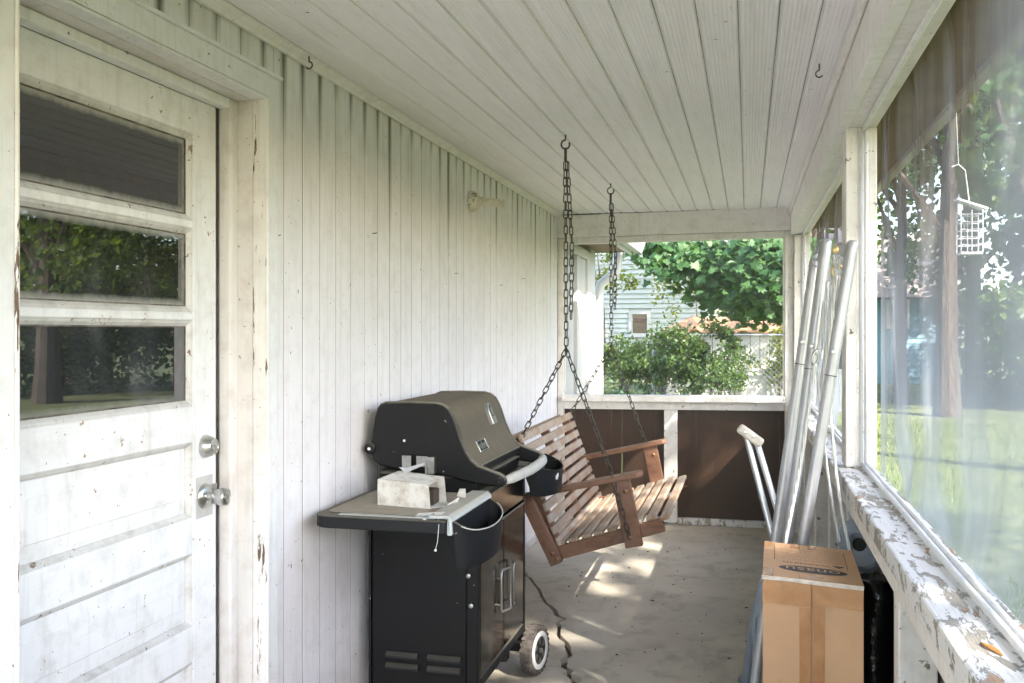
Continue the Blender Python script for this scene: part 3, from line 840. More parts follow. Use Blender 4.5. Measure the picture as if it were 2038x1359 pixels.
for y, sgn in ((NY, -1), (FY, 1)):
    # back leg that carries the arm, arm, arm post
    MB().bar(sp(-1.035, y + .01, .655), sp(-.885, y + .01, .352), .040, .062, up=(1, 0, .45)).build('back_leg', M['redwood'], sg, bevel=.004)
    arm = MB(); a, b = Vector((-1.060, y, .652)), Vector((-.475, y, .788)); d = (b - a).normalized(); n = Vector((-d.z, 0, d.x))
    prof = [(-.0, -.035), (.0, .035), (.25, .045), (.50, .052), (.575, .048), (.600, .030), (.600, -.030), (.575, -.045), (.50, -.045), (.25, -.04)]
    arm.prism(prof, 0, .026, lambda s, w, h: a + d * s + Vector((0, w, 0)) + n * h)
    arm.build('arm', M['redwood'], sg, bevel=.006)
    pa = MB(); p0 = a + d * .495; q0 = Vector((-.515, y, .455))
    pa.bar(p0, q0, .038, .082, up=(1, 0, .2)).build('arm_post', M['redwood'], sg, bevel=.004)
    for q in (Vector((-.555, y - .021, .715)), Vector((-.905, y - .013, .405)), Vector((-.880, y - .013, .378)), Vector((-.535, y - .021, .50))):
        MB().lathe([(.011, 0), (.011, .004), (.006, .008), (0, .009)], q, (0, -1, 0), 10).build('bolt', M['bolt'], sg, smooth='auto')
MB().tube([(-.94, FY - .10, .445), (-.35, FY - .10, .545)], .006, 6).build('rod', M['bolt'], sg)

# chains: each link is a real ring
def link_pts(c, d, side, L=.044, w=.0095):
    pts = []
    for k in range(12):
        a = 2 * math.pi * k / 12
        pts.append(c + d * (math.cos(a) * w + math.copysign(L / 2 - w, math.cos(a)) ) + side * math.sin(a) * w)
    return pts
def chain(path, name='chain', pitch=.0365):
    m = MB(); path = [Vector(p) for p in path]
    seg = [(path[i], path[i + 1]) for i in range(len(path) - 1)]; k = 0
    for a, b in seg:
        L = (b - a).length; n = max(1, round(L / pitch)); d = (b - a) / L
        q = Vector((1, 0, 0)) if abs(d.x) < .8 else Vector((0, 0, 1))
        s1 = d.cross(q).normalized(); s2 = d.cross(s1)
        for i in range(n):
            c = a + (b - a) * ((i + .5) / n)
            ang = (0.35 if k % 2 else 1.75) + random.uniform(-.35, .35)
            sd = s1 * math.cos(ang) + s2 * math.sin(ang)
            m.tube(link_pts(c, d, sd), .0029, 5, closed=True); k += 1
    return m.build(name, M['chain'], sg, smooth=True)
def hook(name, c, r=.019):
    pts = [c + Vector((0, 0, .045)), c + Vector((0, 0, .020))]
    for k in range(9):
        a = R(80 - k * 36)
        pts.append(c + Vector((-math.cos(a) * r, -math.cos(a) * r * .3, math.sin(a) * r * 1.1)))
    MB().tube(pts, .0042, 7).build(name, M['chain'], sg, smooth=True)
for y, jx, jz, x2 in ((4.37, -.822, 1.375, -1.075), (5.873, -.815, 1.372, -1.02)):
    top = Vector((-.819, y, CZ - .045))
    hook('ceiling_hook', top)
    ny = 4.47 if y < 5 else 5.90
    J = Vector((jx, y + (ny - y) * .35, jz))
    MB().tube([top + Vector((0, 0, -.015)), top + Vector((0, 0, -.075))], .007, 7).build('swivel', M['chain'], sg, smooth=True)
    s = top + Vector((0, 0, -.080))
    chain([s, J + Vector((0, 0, .02))])
    e = Vector((-.795, y + .012, 1.52 if y < 5 else 1.60))
    chain([s + Vector((.006, .006, 0)), e + Vector((.004, 0, .35)), e], 'spare_chain')
    # S hook at the junction
    pts = [J + Vector((0, -math.cos(t) * .013 * (1 if t < math.pi else 1), math.sin(t) * .010 + .012)) for t in [R(-150 + 30 * k) for k in range(8)]]
    MB().tube(pts + [J + Vector((0, .004, -.012)), J + Vector((0, .0, -.024)), J + Vector((0, -.012, -.020))], .0045, 6).build('s_hook', M['chain'], sg, smooth=True)
    off = -.030 if y < 5 else .035
    yy = NY if y < 5 else FY
    fp = Vector((-.535, yy + off, .500))
    chain([J, Vector((-.620, yy + off, .80)) if y < 5 else Vector((-.612, yy + off, .785)), fp])
    rp = Vector((-1.095, yy + (.075 if y < 5 else -.02), .905))
    chain([J, rp])

# ------------------------------------------------------------------ gas grill
GX, GY = -1.395, 3.40
gr = thing('gas_grill', (GX, GY, 0), 'dusty black gas grill with side shelf standing against the white wall', 'grill')
def G(x0, x1, y0, y1, z0, z1, name, mat, parent=gr, bevel=.004):
    return MB().box(GX + x0, GX + x1, GY + y0, GY + y1, z0, z1).build(name, M[mat], parent, bevel=bevel)
GW, GD = .77, .434
G(.012, GD - .050, .006, .02, .10, .835, 'side_panel', 'gblack')
G(.012, GD - .03, GW - .03, GW - .012, .16, .80, 'side_panel', 'gblack')
G(.010, .022, .022, GW - .032, .16, .83, 'back_panel', 'gblack')
G(.024, GD - .035, .022, GW - .032, .165, .18, 'bottom_panel', 'gblack')
for y0, y1 in ((0, .035), (GW - .035, GW)):
    G(GD - .048, GD - .002, y0, y1, .06, .835, 'front_leg', 'gblack'); G(0, .011, y0, y1, .06, .835, 'rear_leg', 'gblack')
G(GD - .030, GD - .001, .036, GW - .036, .135, .172, 'bottom_rail', 'gplast')
G(GD - .05, GD - .004, .036, GW - .036, .716, .835, 'control_panel', 'gdoor', bevel=.006)
G(GD - .055, GD - .001, .02, GW - .02, .837, .858, 'panel_ledge', 'gplast', bevel=.006)
for k, (y0, y1) in enumerate(((.037, .3825), (.3865, GW - .037))):
    d = G(GD - .022, GD - .003, y0, y1, .178, .700, 'cabinet_door', 'gdoor', bevel=.005)
    yc = .330 if k == 0 else .455
    w, z0, z1, o = .040, .345, .510, .034
    X0 = GX + GD - .004
    pts = []
    for (a, b) in ((-1, -1), (1, -1), (1, 1), (-1, 1)):
        cy, cz = GY + yc + a * (w - .016), (z0 + z1) / 2 + b * ((z1 - z0) / 2 - .016)
        for t in range(4):
            ang = {(-1,-1): 180, (1,-1): 270, (1,1): 0, (-1,1): 90}[(a, b)] + t * 30
            pts.append((X0 + o * (.35 + .65 * (1 if (a if k == 0 else -a) > 0 else 0.15)), cy + .016 * math.cos(R(ang)), cz + .016 * math.sin(R(ang))))
    MB().tube(pts, .0048, 8, closed=True).build('handle', M['silver'], d, smooth=True)
    for zz in (z0 + .03, z1 - .03):
        yb = GY + yc - (w if k == 0 else -w)
        MB().tube([(X0 - .002, yb, zz), (X0 + .018, yb, zz)], .004, 6).build('handle_stud', M['silver'], d)
G(GD - .004, GD + .002, .034, GW - .036, .7015, .7095, 'door_trim', 'silver', bevel=.001)
for x0, x1 in ((.069, .199), (.234, .365)):                # louvres pressed out of the side panel
    for z in (.247, .205):
        m = MB(); q = [(0, 0), (0, .024), (.006, .022), (.014, .010), (.016, .0)]
        m.prism(q, GX + x0, GX + x1, lambda a, b, h: (h, GY + .005 - a, z - .012 + b))
        m.build('louver', M['gblacku'], gr, bevel=.004)
for x, z in ((.405, .45), (.395, .56)):
    MB().lathe([(.009, 0), (.009, .003), (.005, .005)], (GX + x, GY - .001, z), (0, -1, 0), 10).build('screw', M['steel'], gr, smooth='auto')
# wheels at the far end, feet at the near end
for x in (.512, .03):
    wc = Vector((GX + x, GY + .60, .106))
    ax = Vector((1, -.22, 0)).normalized() if x > .3 else Vector((1, 0, 0))
    w = thing_part = MB().lathe([(.075, -.024), (.093, -.025), (.1005, -.020), (.103, -.010), (.103, .010), (.1005, .020), (.093, .025), (.078, .024)], wc, ax, 36).build('wheel', M['tyre'], gr, smooth='auto')
    tr = MB()
    side = ax.cross(Vector((0, 0, 1))).normalized()
    for k in range(26):
        a = 2 * math.pi * k / 26; rad = side * math.cos(a) + Vector((0, 0, 1)) * math.sin(a); tan = -side * math.sin(a) + Vector((0, 0, 1)) * math.cos(a)
        for s in (-1, 1):
            tr.bar(wc + rad * .1020 + ax * (.003 * s) + tan * (.004 * s), wc + rad * .1005 + ax * (.023 * s) + tan * (.004 * s), .012, .006, up=rad)
    tr.build('tread', M['tyre'], w)
    MB().lathe([(.079, .010), (.079, .027), (.060, .029), (.058, .022), (.0, .022)], wc, ax, 36).build('rim', M['rim'], w, smooth='auto')
    hub = MB()
    for k in range(6):
        a = 2 * math.pi * k / 6; rad = side * math.cos(a) + Vector((0, 0, 1)) * math.sin(a)
        hub.bar(wc + rad * .018 + ax * .0235, wc + rad * .052 + ax * .0235, .016, .004, up=ax)
    hub.lathe([(.024, .022), (.024, .026), (.0, .026)], wc, ax, 18)
    hub.build('hub_slots', M['ink'], w)
    MB().lathe([(.010, .026), (.010, .034), (.0, .036)], wc, ax, 14).build('axle_cap', M['silver'], w, smooth='auto')
G(.395, .49, .585, .615, .095, .135, 'axle', 'gblack'); G(.355, .395, .570, .630, .05, .165, 'axle_bracket', 'gblack')
for x in (.03, .40):
    G(x - .015, x + .025, .002, .034, .001, .059, 'foot', 'gplast')
# fire box
m = MB(); q = [(.045, .835), (.40, .835), (.425, .915), (.02, .925)]
m.prism(q, .05, GW - .05, lambda a, b, h: (GX + a, GY + h, b)); m.build('fire_box', M['gblack'], gr, bevel=.008)
# lid
LP = [(-1.403, 1.012), (-1.383, 1.130), (-1.372, 1.170), (-1.360, 1.186), (-1.340, 1.194), (-1.24, 1.197), (-1.135, 1.195), (-1.108, 1.188), (-1.086, 1.172), (-1.072, 1.148), (-1.058, 1.115), (-1.040, 1.060), (-1.018, 1.012), (-1.000, .985), (-.975, .964)]
END = LP + [(-.930, .949), (-.890, .936), (-.872, .924), (-.865, .908), (-.870, .893), (-.885, .884), (-.985, .893), (-1.112, .922), (-1.271, .935), (-1.362, .950), (-1.392, .972)]
LIDN, LIDF = 3.432, 4.135
end_caps = []
for y0, y1 in ((LIDN, LIDN + .030), (LIDF - .030, LIDF)):
    m = MB(); m.prism(END, y0, y1, lambda a, b, h: (a, h, b)); end_caps.append(m.build('lid_end', M['gblack'], gr, bevel=.008, seg=3))
m = MB(); inset = [(x * .996 - .004, z - .006) for x, z in LP]
inner = [(x - .0, z - .03) for x, z in inset]
poly = inset + [(-.978, .952), (-1.03, .955)] + [(-1.06, 1.03), (-1.11, 1.15), (-1.34, 1.16), (-1.385, 1.012)]
m.prism(poly, LIDN + .029, LIDF - .029, lambda a, b, h: (a, h, b))
lid = m.build('lid', M['glid'], gr, smooth='auto')
G(.41, .424, .065, GW - .065, .928, .958, 'lid_lip', 'gblack')
MB().tube([(-.872, LIDN + .026, .908), (-.866, LIDN + .10, .906), (-.850, 3.75, .905), (-.850, 3.90, .905), (-.856, LIDF - .10, .906), (-.868, LIDF - .04, .908), (-.875, LIDF - .028, .910)], [.014, .019, .021, .021, .020, .018, .014], 14).build('lid_handle', M['ghandle'], gr, smooth=True)
for y, s in ((LIDN - .001, -1), (LIDF + .001, 1)):
    MB().lathe([(.012, 0), (.012, .004), (.008, .005), (.007, .002), (0, .002)], (-.890, y, .911), (0, s, 0), 16).build('handle_bolt', M['gplast'], gr, smooth='auto')
    MB().lathe([(.020, 0), (.020, .012), (.012, .014)], (-1.399, y, 1.015), (0, s, 0), 14).build('hinge', M['gblack'], gr, smooth='auto')
    MB().lathe([(.006, .014), (.006, .016), (0, .017)], (-1.399, y, 1.015), (0, s, 0), 10).build('hinge_pin', M['white'], gr, smooth='auto')
MB().lathe([(.005, 0), (.005, .003), (0, .004)], (-1.262, LIDN - .001, 1.048), (0, -1, 0), 10).build('rivet', M['white'], gr, smooth='auto')
# thermometer and name badge lie on the sloping front of the lid
fa, fb = Vector((-1.066, 0, 1.115)), Vector((-1.022, 0, .998)); fd = (fb - fa).normalized(); fnrm = Vector((-fd.z, 0, fd.x))
def onlid(s, y, h): return fa + fd * s + Vector((0, y, 0)) + fnrm * h
m = MB(); q = [(-.040, .055)] + [(-.006 + .046 * math.sin(R(180 + 15 * k)) * -1 if False else -.006 - .044 * math.sin(R(15 * k)), 0) for k in range(0)]
th = []
for k in range(13):
    a = R(180 - 15 * k); th.append((.036 * math.cos(a), -.012 - .036 * math.sin(a)))
th += [(.034, .045), (-.034, .045)]
def badge_plate(poly, sc_s, yc, h0, h1, name, mat, parent):
    mm = MB(); mm.prism(poly, h0, h1, lambda a, b, h: onlid(sc_s + b, yc + a, h)); return mm.build(name, M[mat], parent, bevel=.003)
tb = badge_plate(th, .006, 3.905, -.004, .022, 'thermometer', 'silver', lid)
m = MB(); ring = [onlid(-.006 + .024 * math.sin(2*math.pi*k/24), 3.905 + .024 * math.cos(2*math.pi*k/24), .0225) for k in range(24)]
m.tube(ring, .0016, 5, closed=True).build('dial_ring', M['ink'], gr)
fa2, fb2 = Vector((-1.022, 0, 1.004)), Vector((-.978, 0, .955)); fd2 = (fb2 - fa2).normalized(); fn2 = Vector((-fd2.z, 0, fd2.x))
def onlid2(s, y, h): return fa + fd * .112 + (fd * .75 + fd2 * .25).normalized() * s + Vector((0, y, 0)) + fnrm * h
bp = MB(); bw, bh = .060, .021
bp.prism([(-bw, -bh), (bw, -bh), (bw, bh), (-bw, bh)], -.004, .008, lambda a, b, h: onlid2(b, 3.655 + a, h)); badge = bp.build('name_badge', M['ink'], lid, bevel=.002)
fm = MB(); fm.tube([onlid2(s * bh, 3.655 + a * bw, .0085) for a, s in ((-1,-1),(1,-1),(1,1),(-1,1))], .0028, 5, closed=True); fm.build('badge_rim', M['silver'], gr)
me = text_mesh('weber', .048, lambda c: onlid2(-c.y, 3.655 + c.x, .0095 + c.z) - ORIG[gr.name], extrude=.0012)
link_mesh('badge_lettering', me, M['silver'], gr)
# side shelf with light end trim and hanging condiment trays
def rounded(x0, x1, y0, y1, rr):
    pts = []
    for (cx, cy, a0, r) in ((x1 - rr[1], y0 + rr[1], 270, rr[1]), (x1 - rr[2], y1 - rr[2], 0, rr[2]), (x0 + rr[3], y1 - rr[3], 90, rr[3]), (x0 + rr[0], y0 + rr[0], 180, rr[0])):
        for k in range(6): pts.append((cx + r * math.cos(R(a0 + 18 * k)), cy + r * math.sin(R(a0 + 18 * k))))
    return pts
for side in (0, 1):
    y0, y1 = (2.885, 3.398) if side == 0 else (4.180, 4.62)
    if side == 0:
        rr = (.06, .012, .004, .01)
        body = MB(); body.prism(rounded(-1.385, -.925, y0, y1, rr), .822, .862, lambda a, b, h: (a, b, h))
        sh = body.build('side_shelf', M['gplast'], gr, bevel=.012, seg=3)
        MB().prism(rounded(-1.355, -.950, y0 + .055, y1 - .004, (.03, .005, .004, .004)), .8625, .8665, lambda a, b, h: (a, b, h)).build('shelf_panel', M['gshelf'], sh, bevel=.002)
        MB().box(-1.30, -.97, y0 + .030, y0 + .052, .8622, .8642).build('shelf_stripe', M['ggrey'], sh)
        for k in range(26):
            xx = -1.285 + k * .010
            MB().box(xx, xx + .004, y0 + .004, y0 + .026, .8615, .8632).build('grip_rib', M['gshelf'], sh)
        m = MB(); m.prism([(-.985, .8668), (-.985, .878), (-.922, .878), (-.910, .866), (-.908, .815), (-.924, .815), (-.924, .8668)], y0 + .012, y1 - .006, lambda a, b, h: (a, h, b))
        m.build('shelf_end_trim', M['ggrey'], sh, bevel=.004)
        MB().lathe([(.006, 0), (.006, .002), (0, .003)], (-1.00, y0 + .018, .862), (0, 0, 1), 12).build('button', M['white'], sh)
    # tray: open half-round pocket
    tx0, tx1 = (-.907, -.825) if side == 0 else (-.955, -.835)
    ty0, ty1, tz0, tz1 = (2.905, 3.36, .705, .858) if side == 0 else (4.185, 4.56, .720, .872)
    out = [(tx0, ty0)] + [(tx0 + (tx1 - tx0) * math.sin(R(a)) ** .7, (ty0 + ty1) / 2 - (ty1 - ty0) / 2 * math.cos(R(a))) for a in range(12, 180, 12)] + [(tx0, ty1)]
    m = MB(); n = len(out); cxm, cym = tx0, (ty0 + ty1) / 2
    def scl(p, k): return (cxm + (p[0] - cxm) * k + (.004 if k < 1 else 0), cym + (p[1] - cym) * k)
    dip = lambda p: -.045 * max(0, (p[0] - tx0) / (tx1 - tx0))
    o_t = [(p[0], p[1], tz1 + dip(p)) for p in out]; o_b = [(*scl(p, .88), tz0) for p in out]
    i_t = [(*scl(p, .93), tz1 + dip(p)) for p in out]; i_b = [(*scl(p, .82), tz0 + .006) for p in out]
    vs = o_b + o_t + i_t + i_b; fs = []
    for r in range(3):
        for k in range(n): fs.append((r*n + k, r*n + (k+1) % n, (r+1)*n + (k+1) % n, (r+1)*n + k))
    fs += [tuple(reversed(range(n))), tuple(range(3*n, 4*n))]
    m.add(vs, fs); tray = m.build('condiment_tray', M['gplast'], gr, smooth='auto')
    if side == 0: MB().tube([(p[0], p[1], p[2] + .001) for p in o_t[1:-1]], .0022, 6).build('tray_rim', M['ghandle'], tray)
    else:
        for k, (dy, dz) in enumerate(((0, 0), (.010, .004), (.020, .010))):
            MB().box(tx1 - .012, tx1 - .004, 4.28 + dy, 4.287 + dy, .790 + dz, .806 + dz).build('logo_mark', M['white'], tray)
        MB().prism(rounded(-1.36, -.955, 4.18, 4.62, (.01, .01, .05, .05)), .825, .862, lambda a, b, h: (a, b, h)).build('side_shelf', M['gplast'], gr, bevel=.01)
# bent steel bracket in the open end of the fire box
m = MB().box(-1.262, -1.226, 3.404, 3.408, .925, .995).box(-1.205, -1.160, 3.404, 3.408, .955, .995).box(-1.262, -1.160, 3.385, 3.404, .925, .929).box(-1.160, -1.135, 3.404, 3.430, .930, .992).box(-1.1645, -1.1605, 3.385, 3.404, .925, .975)
m.build('bracket', M['steel'], gr, bevel=.001)
MB().add([(-1.265, 3.380, .955), (-1.235, 3.374, .935), (-1.165, 3.390, .966), (-1.165, 3.398, .974), (-1.24, 3.392, .951)], [(0,1,2,3,4)]).build('bracket_blade', M['gutter'], gr)

# torn white carton on the shelf
wbx = thing('small_carton', (-1.12, 3.12, .8668), 'torn stained white carton lying on the grill side shelf', 'box')
Z0 = .8675
p = [(-1.232, 3.085), (-1.030, 3.050), (-1.012, 3.175), (-1.205, 3.215)]
zt = [.955, .948, .958, .966]
m = MB(); m.add([(a, b, Z0) for a, b in p] + [(a + dx, b, z) for (a, b), z, dx in zip(p, zt, (0, -.006, -.01, .0))], [(3,2,1,0), (4,5,6,7), (0,1,5,4), (2,3,7,6), (3,0,4,7)])
ob = m.build('carton_body', M['card'], wbx)
sm = ob.modifiers.new('thickness', 'SOLIDIFY'); sm.thickness = .002; sm.offset = -1
MB().box(-1.20, -1.035, 3.095, 3.165, Z0 + .003, Z0 + .055).build('contents', M['debris'], wbx, bevel=.006)
m = MB(); m.add([(-1.030, 3.052, Z0 + .001), (-1.012, 3.172, Z0 + .001), (-.965, 3.150, Z0 + .004), (-.955, 3.135, Z0 + .028), (-.985, 3.075, Z0 + .006)], [(0,1,2,4), (4,2,3)])
ob = m.build('flap', M['card'], wbx); sm = ob.modifiers.new('thickness', 'SOLIDIFY'); sm.thickness = .002
m = MB(); m.add([(-.972, 3.160, Z0 + .028), (-.938, 3.150, Z0 + .026), (-.945, 3.175, Z0 + .052), (-.968, 3.182, Z0 + .050)], [(0,1,2,3)])
ob = m.build('flap', M['card'], wbx); sm = ob.modifiers.new('thickness', 'SOLIDIFY'); sm.thickness = .002
# paper tag with string
tg = thing('paper_tag', (-.99, 2.93, .868), 'folded white paper tag on a string at the shelf edge', 'tag')
for k, dz in enumerate((0, .006)):
    m = MB(); m.add([(-1.035, 2.915, .8645 + dz), (-.945, 2.908, .866 + dz * 2.2), (-.945, 2.945, .868 + dz * 2.2), (-1.035, 2.950, .866 + dz)], [(0,1,2,3)])
    ob = m.build('sheet', M['paper'], tg); sm = ob.modifiers.new('thickness', 'SOLIDIFY'); sm.thickness = .0008; sm.offset = 1
m = MB()
for k in range(9):
    for r in range(2): m.box(-1.025 + k * .0085, -1.020 + k * .0085 + .002, 2.918 + r * .012, 2.9205 + r * .012, .8795 + k * .0009, .8799 + k * .0009)
m.build('print', M['greyink'], tg)
MB().tube([(-.955, 2.908, .868), (-.945, 2.882, .850), (-.948, 2.878, .80), (-.955, 2.880, .775)], .001, 5).lathe([(.004, 0), (.004, .003), (0, .004)], (-.955, 2.880, .772), (0, -1, 0), 8).build('string', M['paper'], tg)

# ------------------------------------------------------------------ small fittings
def cup_hook(c, name, label, r=.012, flip=1):
    c = Vector(c); pts = [c, c + Vector((0, 0, -.022))]
    for k in range(8):
        a = R(90 - k * 34); pts.append(c + Vector((flip * (math.cos(a) * r), 0, -.034 + math.sin(a) * r)))
    o = MB().tube(pts, .0025, 6).build(name, M['chain'], smooth=True); return tag(o, label, 'hook')
cup_hook((-1.40, 2.905, 2.369), 'screw_hook', 'small dark screw hook in the cove moulding near the door')
cup_hook((.235, 3.415, CZ - .001), 'screw_hook', 'small dark screw hook in the ceiling beside the screen beam', flip=-1)
ls = thing('lamp_holder', (WX, 5.02, 2.16), 'old paint-covered lamp socket without a bulb on the board wall', 'lamp')
MB().lathe([(.056, 0), (.056, .012), (.050, .030), (.040, .042), (.034, .046)], (WX + .003, 4.93, 2.155), (1, 0, 0), 22).build('socket_base', M['porcelain'], ls, smooth='auto')
ang = Vector((.92, .35, -.06)).normalized(); o0 = Vector((WX + .040, 4.935, 2.155))
MB().lathe([(.026, 0), (.026, .03), (.022, .032), (.022, .036), (.025, .038), (.025, .085), (.019, .088)], o0, ang, 18).build('socket_sleeve', M['porcelain'], ls, smooth='auto')
prof = [(.020, .085)]
for k in range(5): prof += [(.023, .090 + k * .011), (.025, .094 + k * .011), (.019, .0985 + k * .011)]
MB().lathe(prof + [(.010, .142)], o0, ang, 18).build('threaded_plug', M['porcelain'], ls, smooth='auto')
m = MB(); m.tube([(WX + .02, 4.885, 2.19), (WX + .045, 4.885, 2.188), (WX + .047, 4.885, 2.176), (WX + .02, 4.885, 2.174)], .002, 5).build('wire_clip', M['ink'], ls)

# ------------------------------------------------------------------ tall carton
BX = [(.0385, 2.68), (.290, 2.62), (.302, 3.04), (.051, 3.11)]; BH = .80
cb = thing('cardboard_box', (.17, 2.86, 0), 'tall brown cardboard box sealed with packing tape below the side sill', 'box')
def bxp(u, v, z, out=0):
    a = Vector((*BX[0], 0)).lerp(Vector((*BX[1], 0)), u); b = Vector((*BX[3], 0)).lerp(Vector((*BX[2], 0)), u); p = a.lerp(b, v); p.z = z
    return p
fn_ = Vector((BX[1][1] - BX[0][1], -(BX[1][0] - BX[0][0]), 0)).normalized()        # outward normal of the near face
for u0, u1 in ((0, .492), (.508, 1)):
    m = MB(); m.add([bxp(u0, 0, .002), bxp(u1, 0, .002), bxp(u1, .012, .002), bxp(u0, .012, .002), bxp(u0, 0, BH - .002), bxp(u1, 0, BH - .002), bxp(u1, .012, BH - .002), bxp(u0, .012, BH - .002)],
        [(0,3,2,1),(4,5,6,7),(0,1,5,4),(1,2,6,5),(2,3,7,6),(3,0,4,7)]); m.build('front_flap', M['cardboard'], cb, bevel=.002)
def slab(u0, u1, v0, v1, z0, z1, name, mat, bevel=.0):
    m = MB(); m.add([bxp(u0, v0, z0), bxp(u1, v0, z0), bxp(u1, v1, z0), bxp(u0, v1, z0), bxp(u0, v0, z1), bxp(u1, v0, z1), bxp(u1, v1, z1), bxp(u0, v1, z1)],
        [(0,3,2,1),(4,5,6,7),(0,1,5,4),(1,2,6,5),(2,3,7,6),(3,0,4,7)]); return m.build(name, M[mat], cb, bevel=bevel)
slab(.0, 1, .0135, 1, .002, BH - .001, 'carton_side', 'cardboard', .006)
top = slab(-.004, 1.004, -.003, 1.004, BH, BH + .004, 'top_panel', 'cardboard', .0015)
def strip(u0, u1, z0, z1, h=.0012, name='tape', mat='tape', wob=0):
    n = 14; m = MB(); rnd = random.Random(int(u0 * 1000 + z0 * 100)); up = []
    for i in range(n + 1):
        for j in range(5):
            t = i / n; s = j / 4
            if z1 - z0 > .3: z = z0 + (z1 - z0) * t; u = u0 + (u1 - u0) * s
            else: u = u0 + (u1 - u0) * t; z = z0 + (z1 - z0) * s
            m.v.append(bxp(u, 0, z) + fn_ * (h + rnd.uniform(0, wob)))
    m.f = [(i*5+j, i*5+j+1, (i+1)*5+j+1, (i+1)*5+j) for i in range(n) for j in range(4)]
    return m.build(name, M[mat], cb, smooth=True)
strip(.375, .488, .01, BH - .070, wob=.0012); strip(.512, .625, .01, BH - .062, wob=.0012)
strip(.005, .492, BH - .068, BH - .004, h=.0026, wob=.001); strip(.508, .996, BH - .060, BH - .002, h=.0026, wob=.001)
strip(-.004, 1.003, BH - .006, BH + .0052, h=.0038, name='torn_edge', mat='wornedge', wob=.005)
def top_tape(u0, u1, v0, v1):
    slab(u0, u1, v0, v1, BH + .0042, BH + .0050, 'tape', 'tape')
top_tape(.0, .11, .0, .20); top_tape(.0, .12, .83, 1.0); top_tape(.30, .41, .86, 1.0); top_tape(.50, .60, .88, 1.0); top_tape(.37, .62, .0, .10)
# print on the top, readable from the far side
ctr = bxp(.52, .26, 0); udir = (bxp(1, .5, 0) - bxp(0, .5, 0)); UL = udir.length; udir.normalize(); vdir = (bxp(.5, 1, 0) - bxp(.5, 0, 0)); VL = vdir.length; vdir.normalize()
def top_pt(c0, dx, dy, z): return c0 - udir * dx - vdir * dy + Vector((0, 0, z))
m = MB(); q = [(math.cos(2*math.pi*k/28), math.sin(2*math.pi*k/28)) for k in range(28)]
m.v = [top_pt(ctr, (abs(a) ** .8) * math.copysign(1, a) * .092, b * .036, BH + .0046) for a, b in q]; m.f = [tuple(range(28))]; m.build('logo_oval', M['ovalink'], cb)
link_mesh('logo_lettering', text_mesh('onasu', .064, lambda c: top_pt(ctr, c.x, c.y, BH + .0050 + c.z) - ORIG[cb.name]), M['cardboard'], cb)
cw = bxp(.46, .42, 0)
link_mesh('warning_lettering', text_mesh('WARNING', .024, lambda c: top_pt(cw, c.x * 1.15, c.y, BH + .0046 + c.z) - ORIG[cb.name]), M['ink'], cb)
ct = bxp(.80, .42, 0); tri = MB(); tri.v = [top_pt(ct, a, b, BH + .0046) for a, b in ((-.018, -.011), (.018, -.011), (0, .014))]; tri.f = [(0, 1, 2)]; tri.build('warning_triangle', M['ink'], cb)
link_mesh('warning_mark', text_mesh('!', .017, lambda c: top_pt(ct, c.x, c.y - .002, BH + .0050 + c.z) - ORIG[cb.name]), M['cardboard'], cb)
m = MB(); rnd = random.Random(4)
for r in range(7):                                                           # lines of small print too fine to read
    x = -.095
    while x < .085 + rnd.uniform(-.03, .01):
        w = rnd.uniform(.004, .012); cc = bxp(.50, .52 + r * .058, 0)
        m.add([top_pt(cc, x, -.002, BH + .0046), top_pt(cc, x + w, -.002, BH + .0046), top_pt(cc, x + w, .002, BH + .0046), top_pt(cc, x, .002, BH + .0046)], [(0,1,2,3)]); x += w + .003
m.build('small_print', M['greyink'], cb)
for (u0, u1, v0, v1) in ((.115, .123, .46, .92), (.885, .893, .36, .86)):
    m = MB(); m.add([bxp(u0, v0, BH + .0046), bxp(u1, v0, BH + .0046), bxp(u1, v1, BH + .0046), bxp(u0, v1, BH + .0046)], [(0,1,2,3)])
    m.build('frame_line', M['ink'], cb)

# ------------------------------------------------------------------ folded steel stand leaning in the corner, with ropes
st = thing('folded_stand', (.03, 3.25, 0), 'folded grey steel tube stand with white ropes leaning beside the screen', 'stand')
def leg_tube(top, bot, r, spl, back=None):
    """tube whose head bends over towards `back`; splice ring and bolt at fraction spl"""
    top, bot = Vector(top), Vector(bot); d = (bot - top).normalized()
    pts = []
    if back is not None:
        back = Vector(back)
        pts = [back, back.lerp(top, .6) + Vector((0, 0, .004)), top - d * .0 + (back - top) * .12, top + d * .02 + (back - top) * .02, top + d * .05]
    else: pts = [top]
    s = top.lerp(bot, spl)
    o = MB().tube(pts + [s], r, 14).build('upper_tube', M['tube'], st, smooth='auto')
    MB().tube([s + d * .002, bot], r * .965, 14).build('lower_tube', M['tube'], st, smooth='auto')
    MB().tube([s - d * .001, s + d * .0015], r * 1.02, 14).build('splice_ring', M['ink'], st)
    q = s - d * .075 + Vector((-.004, -r * 1.0, 0))
    MB().lathe([(.008, 0), (.008, .005), (.005, .006), (.005, .010), (0, .010)], q, (0, -1, 0), 8).build('bolt', M['chrome'], st, smooth='auto')
    MB().tube([bot, bot + d * .012], r * 1.08, 12).build('foot_cap', M['gplast'], st)
A0, A1 = at(1644, 486, 3.28), Vector((.030, 3.22, .02))
B0, B1 = at(1696, 490, 3.14), Vector((.045, 3.15, .02))
C0, C1 = at(1622, 520, 3.36), Vector((-.012, 3.34, .02))
leg_tube(A0, A1, .0185, .235)
leg_tube(B0, B1, .0185, .235)
leg_tube(C0, C1, .0180, .205)
D0, D1 = at(1632, 540, 3.42), Vector((.010, 3.42, .02))
MB().tube([D0, D1], .015, 12).build('inner_tube', M['tube'], st, smooth='auto')
